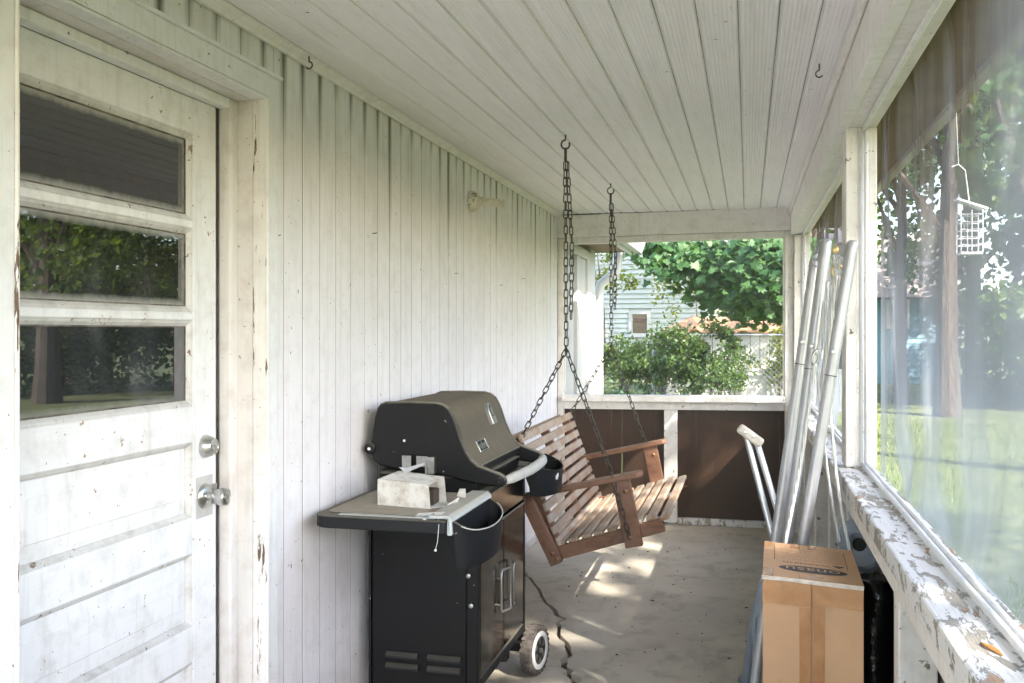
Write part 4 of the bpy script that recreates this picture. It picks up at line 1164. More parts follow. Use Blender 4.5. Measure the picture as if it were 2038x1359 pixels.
# head fittings
tA, tB, tC = Vector(A0), Vector(B0), Vector(C0)
MB().lathe([(.0185, -.001), (.0177, .009), (.013, .016), (.005, .0193), (0, .0196)], tA, (tA - A1), 14).build('tube_end', M['tube'], st, smooth='auto')
MB().lathe([(.0185, -.001), (.0177, .009), (.013, .016), (.005, .0193), (0, .0196)], tB, (tB - B1), 14).build('tube_end', M['tube'], st, smooth='auto')
MB().tube([tA + Vector((-.016, -.005, .012)), tC + Vector((-.006, 0, .008))], .005, 6).build('link_bar', M['tube'], st)
MB().tube([tA + Vector((-.018, -.005, -.014)), tC + Vector((.006, 0, -.020))], .004, 6).build('link_bar', M['tube'], st)
pc = at(1628, 518, 3.33)
MB().lathe([(.022, -.003), (.022, .003)], pc, (.3, -1, .1), 18).build('pivot_plate', M['tube'], st, smooth='auto')
fl0 = at(1664, 497, 3.17); fl1 = tB + Vector((-.012, 0, -.012))
m = MB(); dd = (fl1 - fl0); n = Vector((0, 1, 0))
m.prism([(-.012, -.009), (-.015, .002), (-.009, .010), (.036, .020), (dd.length, .018), (dd.length, -.038), (.04, -.027)], -.003, .003, lambda a, b, h: fl0 + dd.normalized() * a + Vector((0, 0, 1)) * b + n * h)
m.build('flange', M['tube'], st, bevel=.002)
MB().lathe([(.011, 0), (.011, .004), (.006, .006), (0, .006)], fl0 + Vector((0, -.003, 0)), (0, -1, 0), 12).build('bolt', M['brass'], st, smooth='auto')
# ropes: one thing of their own knot work, hanging from the head
def rope(name, pts, r=.0065, mat='rope'):
    r *= .76
    P = [Vector(p) for p in pts]; out = []
    for i in range(len(P) - 1):
        p0 = P[max(i - 1, 0)]; p1 = P[i]; p2 = P[i + 1]; p3 = P[min(i + 2, len(P) - 1)]
        for k in range(6):
            t = k / 6
            out.append(.5 * ((2*p1) + (p2 - p0)*t + (2*p0 - 5*p1 + 4*p2 - p3)*t*t + (3*p1 - p0 - 3*p2 + p3)*t**3))
    out.append(P[-1])
    return MB().tube(out, r, 8).build(name, M[mat], st, smooth=True)
yr = 3.19
ring_c = at(1667, 540, yr)
MB().tube([ring_c + Vector((.017 * math.cos(a), 0, .021 * math.sin(a))) for a in [2*math.pi*k/18 for k in range(18)]], .0035, 7, closed=True).build('ring', M['brass'], st, smooth=True)
rope('rope', [at(1659, 508, yr - .02), at(1661, 522, yr - .02), at(1664, 534, yr - .01)], .0055)
rope('rope', [at(1675, 508, yr - .02), at(1671, 522, yr - .02), at(1668, 534, yr - .01)], .0055)
rope('rope', [at(1664, 548, yr), at(1656, 600, yr), at(1648, 680, yr), at(1641, 730, yr + .01), at(1636, 790, yr + .02), at(1640, 880, yr)], .012)
rope('rope', [at(1672, 548, yr), at(1668, 600, yr), at(1660, 690, yr), at(1653, 760, yr), at(1652, 812, yr)], .0095)
ec = at(1623, 712, yr - .02)
MB().tube([ec + Vector((.010 * math.cos(a) + .004 * math.sin(a), .004 * math.cos(a), .022 * math.sin(a))) for a in [2*math.pi*k/16 for k in range(16)]], .0045, 7, closed=True).build('eye_hook', M['steel'], st, smooth=True)
rope('rope', [at(1641, 600, yr + .03), at(1636, 650, yr + .02), at(1630, 692, yr), ec + Vector((0, 0, .016))], .009)
rope('rope', [at(1647, 560, yr + .04), at(1642, 640, yr + .02), at(1634, 694, yr + .01), ec + Vector((.004, 0, .014))], .007)
rope('rope', [ec + Vector((0, 0, -.018)), at(1612, 800, yr - .02), at(1594, 920, yr - .03), at(1577, 1010, yr - .05), at(1562, 1085, yr - .08), at(1550, 1150, yr - .1)], .0075)
rope('rope', [ec + Vector((.004, 0, -.018)), at(1630, 790, yr), at(1636, 860, yr - .02)], .006)
rope('rope', [at(1652, 812, yr), at(1655, 850, yr - .05), at(1664, 940, yr - .05), at(1676, 1020, yr - .07), at(1690, 1090, yr - .09), at(1697, 1130, yr - .10)], .0065)
rope('rope', [at(1640, 880, yr), at(1650, 960, yr - .02), at(1662, 1030, yr - .03), at(1671, 1080, yr - .04)], .0055)

cr = thing('tube_leg_frame', (.05, 3.5, 0), 'short pair of bright aluminium tubes under a cream plastic end cap', 'tube frame')
for (px, py), (qx, qy) in (((1483, 858), (1546, 1100)), ((1503, 868), (1572, 1100))):
    a = at(px, py, 3.56); b0 = at(qx, qy, 3.50); d = (b0 - a); t = (a.z - .02) / (a.z - b0.z)
    MB().tube([a, a + d * t], .0112, 12).build('tube', M['alu'], cr, smooth='auto')
ca, cbq = at(1470, 850, 3.55), at(1517, 884, 3.55)
MB().bar(ca, cbq, .032, .035, up=(.5, 0, .9)).build('end_cap', M['tubecap'], cr, bevel=.010, seg=3)
for px, py in ((1484, 861), (1500, 869)):
    MB().lathe([(.0055, 0), (.0055, .003), (0, .004)], at(px, py, 3.533), (0, -1, 0), 10).build('rivet', M['chrome'], cr, smooth='auto')

# blue grey plastic leg unit beside the carton
pl = thing('plastic_leg_unit', (0, 4.1, 0), 'blue-grey moulded plastic legs standing on the floor beside the box', 'plastic legs')
yq = 4.05
def ptube(pts, r, name='leg'): MB().tube(pts, r, 12).build(name, M['bplast'], pl, smooth=True)
f1, f2 = Vector((-.012, 4.12, .005)), Vector((.030, 4.02, .005))
ptube([f1, f1 + Vector((.01, -.02, .03)), at(1500, 1240, 3.95), at(1512, 1180, 3.85)], [.030, .020, .019, .015])
ptube([f2, f2 + Vector((.008, -.02, .04)), at(1510, 1260, 3.80), at(1520, 1160, 3.70)], [.034, .024, .023, .015])
m = MB(); sh_ = [(1517, 1135), (1508, 1170), (1500, 1215), (1495, 1250), (1497, 1280), (1502, 1293), (1512, 1280), (1520, 1262), (1530, 1240), (1532, 1135)]
m.prism(sh_, 3.74, 3.76, lambda a, b, h: at(a, b, h)); m.build('gusset', M['bplast'], pl, bevel=.008, seg=3)
m = MB(); hp = [at(1507 + 5 * math.cos(2*math.pi*k/16), 1245 + 19 * math.sin(2*math.pi*k/16), 3.735) for k in range(16)]
m.tube(hp, .004, 6, closed=True).build('slot_rim', M['bplast'], pl, smooth=True)

# black bag wrapped roll with a moulded grey cap in the stud bay
rb = thing('wrapped_roll', (.362, 3.02, 0), 'black plastic wrapped roll with grey moulded cap between box and low wall', 'roll')
m = MB(); rnd = random.Random(9); nz, nn = 16, 18
for j in range(nz + 1):
    z = .005 + .72 * j / nz
    for k in range(nn):
        a = 2 * math.pi * k / nn; r = .058 * (1 + .06 * math.sin(3 * a + j * .7) + rnd.uniform(-.05, .05))
        m.v.append(Vector((.362 + r * math.cos(a), 3.03 + r * 1.3 * math.sin(a), z)))
m.f = [(j*nn + k, j*nn + (k+1) % nn, (j+1)*nn + (k+1) % nn, (j+1)*nn + k) for j in range(nz) for k in range(nn)] + [tuple(reversed(range(nn))), tuple(nz*nn + k for k in range(nn))]
m.build('bag', M['bag'], rb, smooth=True)
cc = Vector((.335, 3.16, .80)); cn = Vector((-.30, -.62, .72)).normalized(); cu_ = cn.cross(Vector((0, 1, 0))).normalized(); cv = cn.cross(cu_)
m = MB(); nn = 26
def cp(r, a, h): return cc + (cu_ * math.cos(a) * .62 + cv * math.sin(a)) * r + cn * h
rings = [(.100, -.02), (.100, .0), (.094, .008), (.046, .015), (.038, .011), (.032, -.02)]
for r, h in rings:
    for k in range(nn): m.v.append(cp(r, 2*math.pi*k/nn, h))
m.f = [(j*nn + k, j*nn + (k+1) % nn, (j+1)*nn + (k+1) % nn, (j+1)*nn + k) for j in range(len(rings) - 1) for k in range(nn)]
m.build('cap', M['bplast'], rb, smooth='auto')
m = MB(); m.v = [cp(.034, 2*math.pi*k/nn, -.012) for k in range(nn)]; m.f = [tuple(range(nn))]; m.build('cap_hole', M['ink'], rb)

# dry leaf on the sill, crumbs on the floor
m = MB(); la, lb = Vector((.347, 1.600, .9835)), Vector((.364, 1.545, .9835)); n = 8; dl_ = lb - la; wv = Vector((dl_.y, -dl_.x, 0)).normalized()
for k in range(n + 1):
    t = k / n; w = .0055 * math.sin(math.pi * min(1, t * .9 + .08)) + .0006; c = la.lerp(lb, t) + Vector((0, 0, .0015 * math.sin(math.pi * t)))
    m.v += [c + wv * w + Vector((0, 0, .0012)), c, c - wv * w + Vector((0, 0, .001))]
m.f = [(3*k + j, 3*k + j + 1, 3*k + j + 4, 3*k + j + 3) for k in range(n) for j in (0, 1)]
o = m.build('dry_leaf', M['leafdead'], smooth=True); sm = o.modifiers.new('thickness', 'SOLIDIFY'); sm.thickness = .0008
tag(o, 'curled orange-brown dead leaf on the peeling white sill', 'leaf')
m = MB(); rnd = random.Random(17)
for k in range(90):
    x, y = rnd.uniform(-1.0, .05), rnd.uniform(3.9, 7.2)
    if -1.0 < x < -.6 and y < 5: continue
    s = rnd.uniform(.003, .009); a = rnd.uniform(0, 6.3)
    u = Vector((math.cos(a), math.sin(a), 0)); v = Vector((-u.y, u.x, 0)); c = Vector((x, y, .0005)); e = rnd.uniform(.4, 1.6)
    m.add([c - u*s*e - v*s*.5, c + u*s*e - v*s*.5, c + u*s*e*.7 + v*s*.5, c - u*s*.8*e + v*s*.6, c + Vector((0, 0, s*.7))], [(3,2,1,0), (0,1,4), (1,2,4), (2,3,4), (3,0,4)])
tag(m.build('floor_litter', M['debris']), 'small dark crumbs of dirt scattered on the concrete floor', 'litter', kind='stuff')

# ------------------------------------------------------------------ own house beyond the porch end
hc = thing('house_side', (WX, 8.6, -.2), 'white house corner with door casing just beyond the porch end opening', 'house wall')
MB().box(WX - .20, WX - .045, 7.46, 9.30, -.3, 2.45).build('wall', M['housewhite'], hc)
MB().box(WX - .044, WX - .020, 7.46, 8.17, .0, 2.02).build('door_leaf', M['housewhite'], hc, bevel=.004)
MB().box(WX - .044, WX + .010, 8.19, 8.33, -.2, 2.12).build('casing', M['housewhite'], hc, bevel=.006)
MB().box(WX - .044, WX - .010, 8.335, 8.74, -.2, 2.12).build('casing', M['housewhite'], hc, bevel=.006)
MB().box(WX - .044, WX + .012, 8.745, 8.95, -.2, 2.2).build('corner_board', M['housewhite'], hc, bevel=.006)
MB().box(WX - .043, WX + .020, 7.46, 8.74, 2.122, 2.20).build('head_casing', M['housewhite'], hc, bevel=.006)
MB().box(WX - .15, WX + .001, 8.955, 9.24, -.2, 2.3).build('corner_return', M['gutter'], hc)
MB().box(-3.2, WX + .30, 7.56, 9.45, 2.24, 2.30).build('soffit', M['soffit'], hc)
MB().box(WX + .301, WX + .325, 7.56, 9.47, 2.22, 2.42).build('fascia', M['gutter'], hc)
MB().box(-3.2, WX + .34, 7.56, 9.5, 2.421, 2.50).build('roof', M['roof'], hc)
gt = thing('gutter_downspout', (WX + .05, 9.5, -.2), 'white metal gutter and bent downspout at the house corner', 'downspout')
MB().prism([(WX + .327, 2.36), (WX + .327, 2.25), (WX + .40, 2.25), (WX + .44, 2.36), (WX + .43, 2.362), (WX + .395, 2.258), (WX + .335, 2.258), (WX + .335, 2.36)], 7.56, 9.72, lambda a, b, h: (a, h, b)).build('gutter', M['gutter'], gt)
yd = 9.60
dp = [at(1228, 492, yd), at(1230, 520, yd), at(1226, 540, yd), at(1212, 553, yd), at(1196, 565, yd), at(1191, 585, yd), at(1191, 640, yd), at(1191, 780, yd)]; dp.append(Vector((dp[-1].x, yd, -.15)))
MB().tube(dp, .048, 12).build('downspout', M['gutter'], gt, smooth=True)

# ------------------------------------------------------------------ neighbouring white house
HY = 24.0
nh = thing('white_house', (-5, HY, .4), 'pale sided neighbour house with one small dark window beyond the yard', 'house')
hx1 = at(1440, 600, HY).x; hx0 = -14.0
wa, wb_ = at(1259, 663, HY), at(1288, 625, HY)
z = .55; ch = .122; k = 0
gz = gable_top = 9.0
MB().box(hx0, hx1 - .02, HY + .04, HY + 9, .3, 6.6).build('wall', M['siding'], nh)
MB().prism([(hx0, 6.6), (hx1 - .02, 6.6), ((hx0 + hx1) / 2, 10.5)], HY + .04, HY + 9, lambda a, b, h: (a, h, b)).build('gable', M['siding'], nh)
z = .95
while z < 6.5:
    for x0, x1 in (((hx0, wa.x - .10), (wb_.x + .10, hx1)) if wa.z - .12 - ch < z < wb_.z + .10 else ((hx0, hx1),)):
        m = MB(); m.prism([(HY + .039, z), (HY - .018, z), (HY + .024, z + ch + .01), (HY + .039, z + ch + .01)], x0, x1, lambda a, b, h: (h, a, b)); m.build('siding_board', M['siding'], nh)
    z += ch
w = MB().box(wa.x, wb_.x, HY + .015, HY + .025, wa.z, wb_.z).build('window', M['winglass'], nh)
for x0, x1, z0, z1 in ((wa.x - .10, wa.x, wa.z - .1, wb_.z + .08), (wb_.x, wb_.x + .10, wa.z - .1, wb_.z + .08), (wa.x + .001, wb_.x - .001, wb_.z, wb_.z + .08), (wa.x + .001, wb_.x - .001, wa.z - .1, wa.z)):
    MB().box(x0, x1, HY - .05, HY + .02, z0, z1).build('window_frame', M['shedwhite'], w)
MB().box(wa.x + .05, wb_.x - .05, HY + .008, HY + .014, (wa.z + wb_.z) / 2 + .02, wb_.z - .1).build('blind', M['curtain'], w)
MB().box(hx0, hx1 + .02, HY + .0, HY + .03, .2, .949).build('foundation', M['foundation'], nh)
MB().box(hx1 - .0, hx1 + .16, HY - .02, HY + .10, .3, 6.6).build('corner_board', M['shedwhite'], nh)
for s, x_e in ((-1, hx0 - .4), (1, hx1 + .4)):
    xm = (hx0 + hx1) / 2
    m = MB(); m.add([(x_e, HY - .4, 6.45), (xm, HY - .4, 10.65), (xm, HY + 9.4, 10.65), (x_e, HY + 9.4, 6.45), (x_e, HY - .4, 6.6), (xm, HY - .4, 10.8), (xm, HY + 9.4, 10.8), (x_e, HY + 9.4, 6.6)], [(0,3,2,1),(4,5,6,7),(0,1,5,4),(1,2,6,5),(2,3,7,6),(3,0,4,7)]); m.build('roof', M['roof'], nh)

# ------------------------------------------------------------------ blue houses
def blue_house(x0, x1, y, zb, zt, label, wins, depth=7):
    h = thing('blue_house', ((x0 + x1) / 2, y, zb), label, 'house')
    MB().box(x0 + .03, x1 - .03, y + .05, y + depth, zb, zt).build('wall', M['bluesiding'], h)
    z = zb + .3
    while z < zt - .02:
        m = MB(); m.prism([(y + .049, z), (y + .0, z), (y + .03, min(zt, z + .19)), (y + .049, min(zt, z + .19))], x0, x1, lambda a, b, hh: (hh, a, b)); m.build('siding_board', M['bluesiding'], h); z += .18
    for (a, b, c, d) in wins:
        w = MB().box(a, b, y - .012, y - .006, c, d).build('window', M['winglass'], h)
        for r in ((a - .15, a, c - .15, d + .15), (b, b + .15, c - .15, d + .15), (a + .002, b - .002, d, d + .15), (a + .002, b - .002, c - .15, c)):
            MB().box(r[0], r[1], y - .06, y + .04, r[2], r[3]).build('window_frame', M['white'], w)
        for t in (1, 2):
            xm = a + (b - a) * t / 3; MB().box(xm - .02, xm + .02, y - .03, y - .013, c, d).build('glazing_bar', M['white'], w)
    m = MB(); xm = (x0 + x1) / 2
    m.add([(x0 - .4, y - .5, zt), (x1 + .4, y - .5, zt), (x1 + .4, y + depth / 2, zt + 2.4), (x0 - .4, y + depth / 2, zt + 2.4), (x1 + .4, y + depth + .5, zt), (x0 - .4, y + depth + .5, zt)], [(0,1,2,3), (3,2,4,5), (0,3,5), (1,4,2), (0,5,4,1)])
    m.build('roof', M['roofpale'], h)
    return h
M['roofpale'] = simple('pale_pinkish_shingle', (.42, .35, .32), .9, var=.2, scale=6)
a = at(1436, 640, 36); b = at(1660, 600, 36); wl, wr = at(1497, 636, 36), at(1533, 616, 36)
blue_house(a.x, b.x, 36, .3, 4.6, 'bright blue sided house partly hidden behind the maple leaves', [(wl.x, wr.x, wl.z, wr.z + .1)])
a = at(1700, 700, 33); b = at(1868, 600, 33); wl, wr = at(1772, 645, 33), at(1800, 605, 33)
blue_house(a.x, b.x, 33, -.3, at(1800, 592, 33).z, 'low pale blue house with pinkish roof across the side lawn', [(wl.x, wr.x, wl.z, wr.z)])

# ------------------------------------------------------------------ board shed with tarp, fences
SY_ = 16.5
sh = thing('board_shed', (1.0, SY_, .4), 'low pale vertical board shed behind the shrubs and chain link', 'shed')
x = at(1325, 700, SY_).x; x1 = at(1640, 700, SY_).x; zt = at(1450, 655, SY_).z; k = 0; rnd = random.Random(2)
MB().box(x, x1, SY_ + .03, SY_ + 1.8, .3, zt - .05).build('shed_core', M['dark'], sh)
while x < x1:
    wdt = .155; MB().box(x + .006, x + wdt - .004, SY_ + rnd.uniform(-.008, .008), SY_ + .029, .35, zt + rnd.uniform(-.04, .01)).build('board', M['shedboard'], sh); x += wdt
tp = MB(); nx, ny = 60, 12; rnd = random.Random(6)
ridge = [(1320, 655), (1345, 643), (1370, 632), (1378, 628), (1395, 632), (1440, 631), (1480, 634), (1520, 638), (1562, 645), (1660, 652)]
edge = [(1320, 668), (1345, 656), (1370, 655), (1380, 648), (1400, 655), (1440, 657), (1480, 652), (1520, 655), (1562, 650), (1660, 656)]
def interp(tab, t):
    f = t * (len(tab) - 1); i = min(int(f), len(tab) - 2); u = f - i; return (tab[i][0] + (tab[i+1][0] - tab[i][0]) * u, tab[i][1] + (tab[i+1][1] - tab[i][1]) * u)
for j in range(ny + 1):
    for i in range(nx + 1):
        t = i / nx; s = j / ny
        e = interp(edge, t); r_ = interp(ridge, t)
        pe = at(e[0], e[1], SY_ - .16); pr = at(r_[0], r_[1], SY_ + .75)
        p = pe.lerp(pr, s); p.z += .05 * math.sin(s * math.pi) * .8 + .016 * math.sin(t * 70 + s * 5) * (1 - s) + rnd.uniform(-.003, .003)
        tp.v.append(p)
tp.f = [(j*(nx+1)+i, j*(nx+1)+i+1, (j+1)*(nx+1)+i+1, (j+1)*(nx+1)+i) for j in range(ny) for i in range(nx)]
b0 = len(tp.v)
for i in range(nx + 1):                                             # hanging front hem and back fall
    t = i / nx; pe = tp.v[i]; tp.v.append(pe + Vector((0, -.02 + .02 * math.sin(t * 60), -.05 - .025 * abs(math.sin(t * 23)) - (.10 if t < .22 else 0))))
for i in range(nx + 1):
    pr = tp.v[ny*(nx+1)+i]; tp.v.append(pr + Vector((0, .9, -.35)))
tp.f += [(b0 + i, b0 + i + 1, i + 1, i) for i in range(nx)] + [(ny*(nx+1)+i, ny*(nx+1)+i+1, b0 + nx + 2 + i, b0 + nx + 1 + i) for i in range(nx)]
o = tp.build('tarpaulin', M['tarp'], smooth=True); sm = o.modifiers.new('thickness', 'SOLIDIFY'); sm.thickness = .006
tag(o, 'faded orange-brown tarpaulin draped over the board shed', 'tarp')
FYY = 14.2
wp = at(1457, 736, FYY + .5); wq = at(1660, 738, FYY + .5)
pn = thing('white_low_fence', (wp.x + 1, FYY + .5, .3), 'low white board panel fence behind the chain link', 'fence')
xx = wp.x
while xx < wq.x:
    MB().box(xx, xx + .60, FYY + .5, FYY + .53, .3, wp.z - .02).build('panel', M['shedwhite'], pn, bevel=.003); xx += .603
MB().box(wp.x, xx, FYY + .485, FYY + .545, wp.z - .018, wp.z + .02).build('cap_rail', M['shedwhite'], pn, bevel=.003)
cl = thing('chain_link_fence', (1, FYY, .4), 'grey chain link fence with thin posts across the yard end', 'fence')
fx0, fx1 = at(1300, 700, FYY).x, at(1600, 700, FYY).x; ztop = at(1500, 668, FYY).z; zbot = .42
m = MB(); d_ = .07; H_ = ztop - zbot; x = fx0 - H_
while x < fx1:
    for s in (1, -1):
        xa, xb = (x, x + H_) if s > 0 else (x + H_, x)
        t0, t1 = 0., 1.
        if xa != xb:
            lo = max(min(xa, xb), fx0); hi = min(max(xa, xb), fx1)
            if hi <= lo: continue
            t0 = (lo - xa) / (xb - xa); t1 = (hi - xa) / (xb - xa)
        m.tube([(xa + (xb - xa) * t0, FYY + .006 * s, zbot + H_ * t0), (xa + (xb - xa) * t1, FYY + .006 * s, zbot + H_ * t1)], .0035, 3, cap=False)
    x += d_
o = m.build('wire_mesh', M['wire'], cl); o['kind'] = 'stuff'
MB().tube([(fx0, FYY, ztop + .01), (fx1, FYY, ztop + .01)], .018, 8).build('top_rail', M['wire'], cl)
for x in (fx0, at(1453, 700, FYY).x, fx1): MB().tube([(x, FYY + .03, .2), (x, FYY + .03, ztop + .06)], .025, 8).build('post', M['wire'], cl)

# ------------------------------------------------------------------ foliage
MAPLE = [(0,-.10),(.06,-.02),(.30,-.12),(.26,.04),(.50,.12),(.36,.22),(.44,.42),(.24,.36),(.20,.44),(.0,.80),(-.20,.44),(-.24,.36),(-.44,.42),(-.36,.22),(-.50,.12),(-.26,.04),(-.30,-.12),(-.06,-.02)]
OVAL = [(0,-.1),(.25,.15),(.28,.45),(0,.9),(-.28,.45),(-.25,.15)]
def leaf_verts(shape, size, c, nrm, spin, fold):
    q = Vector((0, 0, 1)) if abs(nrm.z) < .95 else Vector((1, 0, 0))
    u = nrm.cross(q).normalized(); v = nrm.cross(u)
    cs, sn = math.cos(spin), math.sin(spin)
    out = []
    for a, b in shape:
        x, y = (a * cs - b * sn) * size, (a * sn + b * cs) * size
        out.append(c + u * x + v * y + nrm * (-abs(a) * fold * size))
    return out
def leaf_mass(m, n, pick, size, shape, rnd, up=.6, fold=.35):
    for _ in range(n):
        c = pick(rnd)
        if c is None: continue
        nrm = Vector((rnd.gauss(0, 1), rnd.gauss(0, 1), rnd.gauss(up, .7))).normalized()
        s = size * rnd.uniform(.65, 1.25); vs = leaf_verts(shape, s, c, nrm, rnd.uniform(0, 6.3), fold)
        b = len(m.v); m.v += vs; k = len(shape)
        m.f.append(tuple(b + i for i in range(k)))
    return m
def fast(m, name, mat, parent=None):
    off = ORIG[parent.name] if parent is not None else Vector((0, 0, 0))
    me = bpy.data.meshes.new(name); me.from_pydata([tuple(v - off) for v in m.v], [], m.f); me.update()
    return link_mesh(name, me, mat, parent)
def clumps(rnd, c, rx, ry, rz, n, r0, r1):
    out = []
    for _ in range(n):
        while True:
            p = Vector((rnd.uniform(-1, 1), rnd.uniform(-1, 1), rnd.uniform(-1, 1)))
            if .25 < p.length < 1: break
        out.append((Vector((c[0] + p.x * rx, c[1] + p.y * ry, c[2] + p.z * rz)), rnd.uniform(r0, r1)))
    return out
def in_clump(cl):
    def pick(rnd):
        c, r = rnd.choice(cl)
        d = Vector((rnd.gauss(0, 1), rnd.gauss(0, 1), rnd.gauss(0, .75))).normalized() * r * rnd.random() ** .45
        return c + d
    return pick
def tree(name, base, height, crown_c, rad, n_cl, leaves, size, shape, mat, label, group, seed, trunk_r=.2, limbs=6):
    rnd = random.Random(seed); base = Vector(base)
    t = thing(name, base, label, 'tree', group)
    cl_ = clumps(rnd, crown_c, rad[0], rad[1], rad[2], n_cl, .16 * min(rad), .34 * min(rad))
    m = leaf_mass(MB(), leaves, in_clump(cl_), size, shape, rnd)
    fast(m, 'crown', M[mat], t)
    top_ = Vector((crown_c[0], crown_c[1], crown_c[2] + rad[2] * .3)); tr = MB(); pts = []
    for k in range(9):
        u = k / 8; p = base.lerp(top_, u); p += Vector((math.sin(u * 4 + seed) * .12, math.cos(u * 3 + seed) * .12, 0)) * u; p.z = base.z - .1 + (top_.z - base.z) * u; pts.append(p)
    tr.tube(pts, [trunk_r * (1.35 - .25 * min(1, k)) * (1 - .085 * k) for k in range(9)], 10)
    for k in range(limbs):
        a = pts[3 + k % 5]; b = rnd.choice(cl_)[0]; mid = a.lerp(b, .5) + Vector((0, 0, .12 * (b - a).length))
        tr.tube([a, mid, b], [trunk_r * .4, trunk_r * .25, trunk_r * .08], 6)
    fast(tr, 'trunk', M['bark'], t)
    return t, cl_

# the maple whose low branches hang in front of the end opening
rnd = random.Random(31)
mp_base = Vector((3.6, 12.6, ground_z(3.6, 12.6)))
mt, _ = tree('maple_tree', mp_base, 8, (3.2, 12.8, 5.6), (3.4, 3.0, 2.4), 60, 4200, .17, MAPLE, 'maple', 'dark green maple tree with branches hanging before the end opening', None, 31, .17)
hang = []
spots = [(1240,470,11.8),(1290,480,11.6),(1300,505,11.3),(1330,545,11.2),(1310,520,11.5),(1350,520,11.3),(1390,500,11.0),(1380,550,11.3),(1420,560,11.4),(1400,575,11.6),(1440,590,11.5),(1440,530,11.0),(1480,500,10.6),(1470,560,10.9),(1500,590,10.8),(1520,540,10.4),(1540,600,10.8),(1550,560,10.5),(1500,615,11.0),(1560,500,10.4),(1450,470,10.8),(1340,475,11.4),(1530,480,10.4),(1410,530,11.0),(1545,640-30,11),(1600,560,10.6),(1600,500,10.4),(1640,540,10.6),(1640,600,10.9)]
for px, py, y in spots:
    hang.append((at(px, py + (10 if px > 1380 else -14), y), .26 if px > 1380 else .22))
m = MB(); rnd = random.Random(8)
def drape(n, m):
    def pick(r):
        c, rad = r.choice(hang); d = Vector((r.gauss(0, 1) * 1.25, r.gauss(0, 1) * .8, r.gauss(0, .65))); return c + d * rad * .55
    for _ in range(n):
        c = pick(rnd); nrm = Vector((rnd.gauss(0, .5), -.75 + rnd.gauss(0, .4), rnd.gauss(.75, .35))).normalized()
        yield c, nrm
for c, nrm in drape(3000, m):
    vs = leaf_verts(MAPLE, .115 * rnd.uniform(.6, 1.25), c, nrm, math.pi + rnd.gauss(0, .9), .25); b = len(m.v); m.v += vs; m.f.append(tuple(b + i for i in range(len(vs))))
o = fast(m, 'low_foliage', M['maple'], mt); o['kind'] = 'stuff'
# the leaves that show largest are objects of their own
protos = []
for k in range(3):
    mm = MB(); mm.v = leaf_verts(MAPLE, .125 * (1 + .12 * k), Vector((0, 0, 0)), Vector((0, 0, 1)), 0, .15 + .12 * k); mm.f = [tuple(range(len(MAPLE)))]
    me = bpy.data.meshes.new('leaf'); me.from_pydata([tuple(v) for v in mm.v], [], mm.f); me.materials.append(M['maple']); protos.append(me)
rnd = random.Random(12); m = None
for c, nrm in drape(240, None):
    c = c + Vector((0, -.22 - rnd.random() * .25, 0))
    o = bpy.data.objects.new('leaf', rnd.choice(protos)); COL.objects.link(o); o.parent = mt
    o.rotation_euler = (nrm.to_track_quat('Z', 'Y') @ Quaternion((0, 0, 1), math.pi + rnd.gauss(0, .8))).to_euler(); s = rnd.uniform(.7, 1.2); o.scale = (s, s, s)
    o.location = c - ORIG[mt.name]
tw = MB(); start = Vector((2.6, 12.2, 4.2))
for px, py, y in spots[::2]:
    e = at(px, py - 12, y); mid = start.lerp(e, .55) + Vector((0, 0, .5)); tw.tube([start, mid, e], [.03, .016, .005], 5)
fast(tw, 'branch', M['bark'], mt)
# light yellow green tree further back over the white house
for k, (px, py, y, r, n, lab) in enumerate(((1200, 505, 19.5, 1.0, 1500, 'yellow-green tree tip leaning over the white house siding'), (1395, 600, 20.5, .95, 1100, 'sunlit yellowish sapling between the white house and shed'))):
    c = at(px, py, y); t, _ = tree('young_tree', (c.x, y, ground_z(c.x, y)), 4, (c.x, c.y, c.z + .2), (r * 1.1, r, r), 26, n, .085, OVAL, 'yleaf', lab, None, 70 + k, .03, 0)
# shrubs in front of the shed
def shrub(px, py, y, rx, rz, n, size, mat, label, seed, name='shrub'):
    rnd = random.Random(seed); c = at(px, py, y); gz_ = ground_z(c.x, y)
    t = thing(name, (c.x, y, gz_), label, 'shrub')
    cl_ = clumps(rnd, (c.x, y, c.z), rx * 1.12, rx * .8, rz * 1.1, 46, .05, .25)
    fast(leaf_mass(MB(), int(n * 1.5), in_clump(cl_), size * .78, OVAL, rnd), 'foliage', M[mat], t)
    s = MB()
    for k in range(7):
        e = cl_[k][0]; s.tube([(c.x + rnd.uniform(-.1, .1), y, gz_ - .02), ((c.x + e.x) / 2, (y + e.y) / 2, (gz_ + e.z) / 2 + .1), e], [.012, .009, .004], 5)
    fast(s, 'stems', M['bark'], t)
shrub(1385, 712, 13.2, .66, .42, 4600, .075, 'shrub', 'large leafy shrub growing in front of the shed and tarp', 1)
shrub(1240, 715, 15.0, .60, .26, 2200, .085, 'shrub', 'leafy vine bush below the small house window', 2)
shrub(1305, 722, 14.4, .55, .28, 2000, .085, 'shrub', 'mid-green bush at the corner of the house foundation', 3)
shrub(1440, 750, 12.6, .26, .16, 900, .06, 'shrub', 'small dark bush at the end of the low white fence', 4)
shrub(1556, 705, 14.6, .16, .50, 700, .075, 'yleaf', 'sunny yellow-green climber beside the shed boards', 5)
shrub(1500, 730, 15.0, .50, .08, 420, .05, 'yleaf', 'thin weeds above the low white fence panel', 6)
rnd = random.Random(40); m = MB()
def ivy_pick(r):
    px = r.uniform(1150, 1640); y = r.uniform(11.4, 13.6); p = at(px, 700, y); p.z = ground_z(p.x, y) + abs(r.gauss(0, .13)) + .02
    if px > 1450: p.z -= .06
    return p
leaf_mass(m, 9000, ivy_pick, .075, OVAL, rnd, up=1.0)
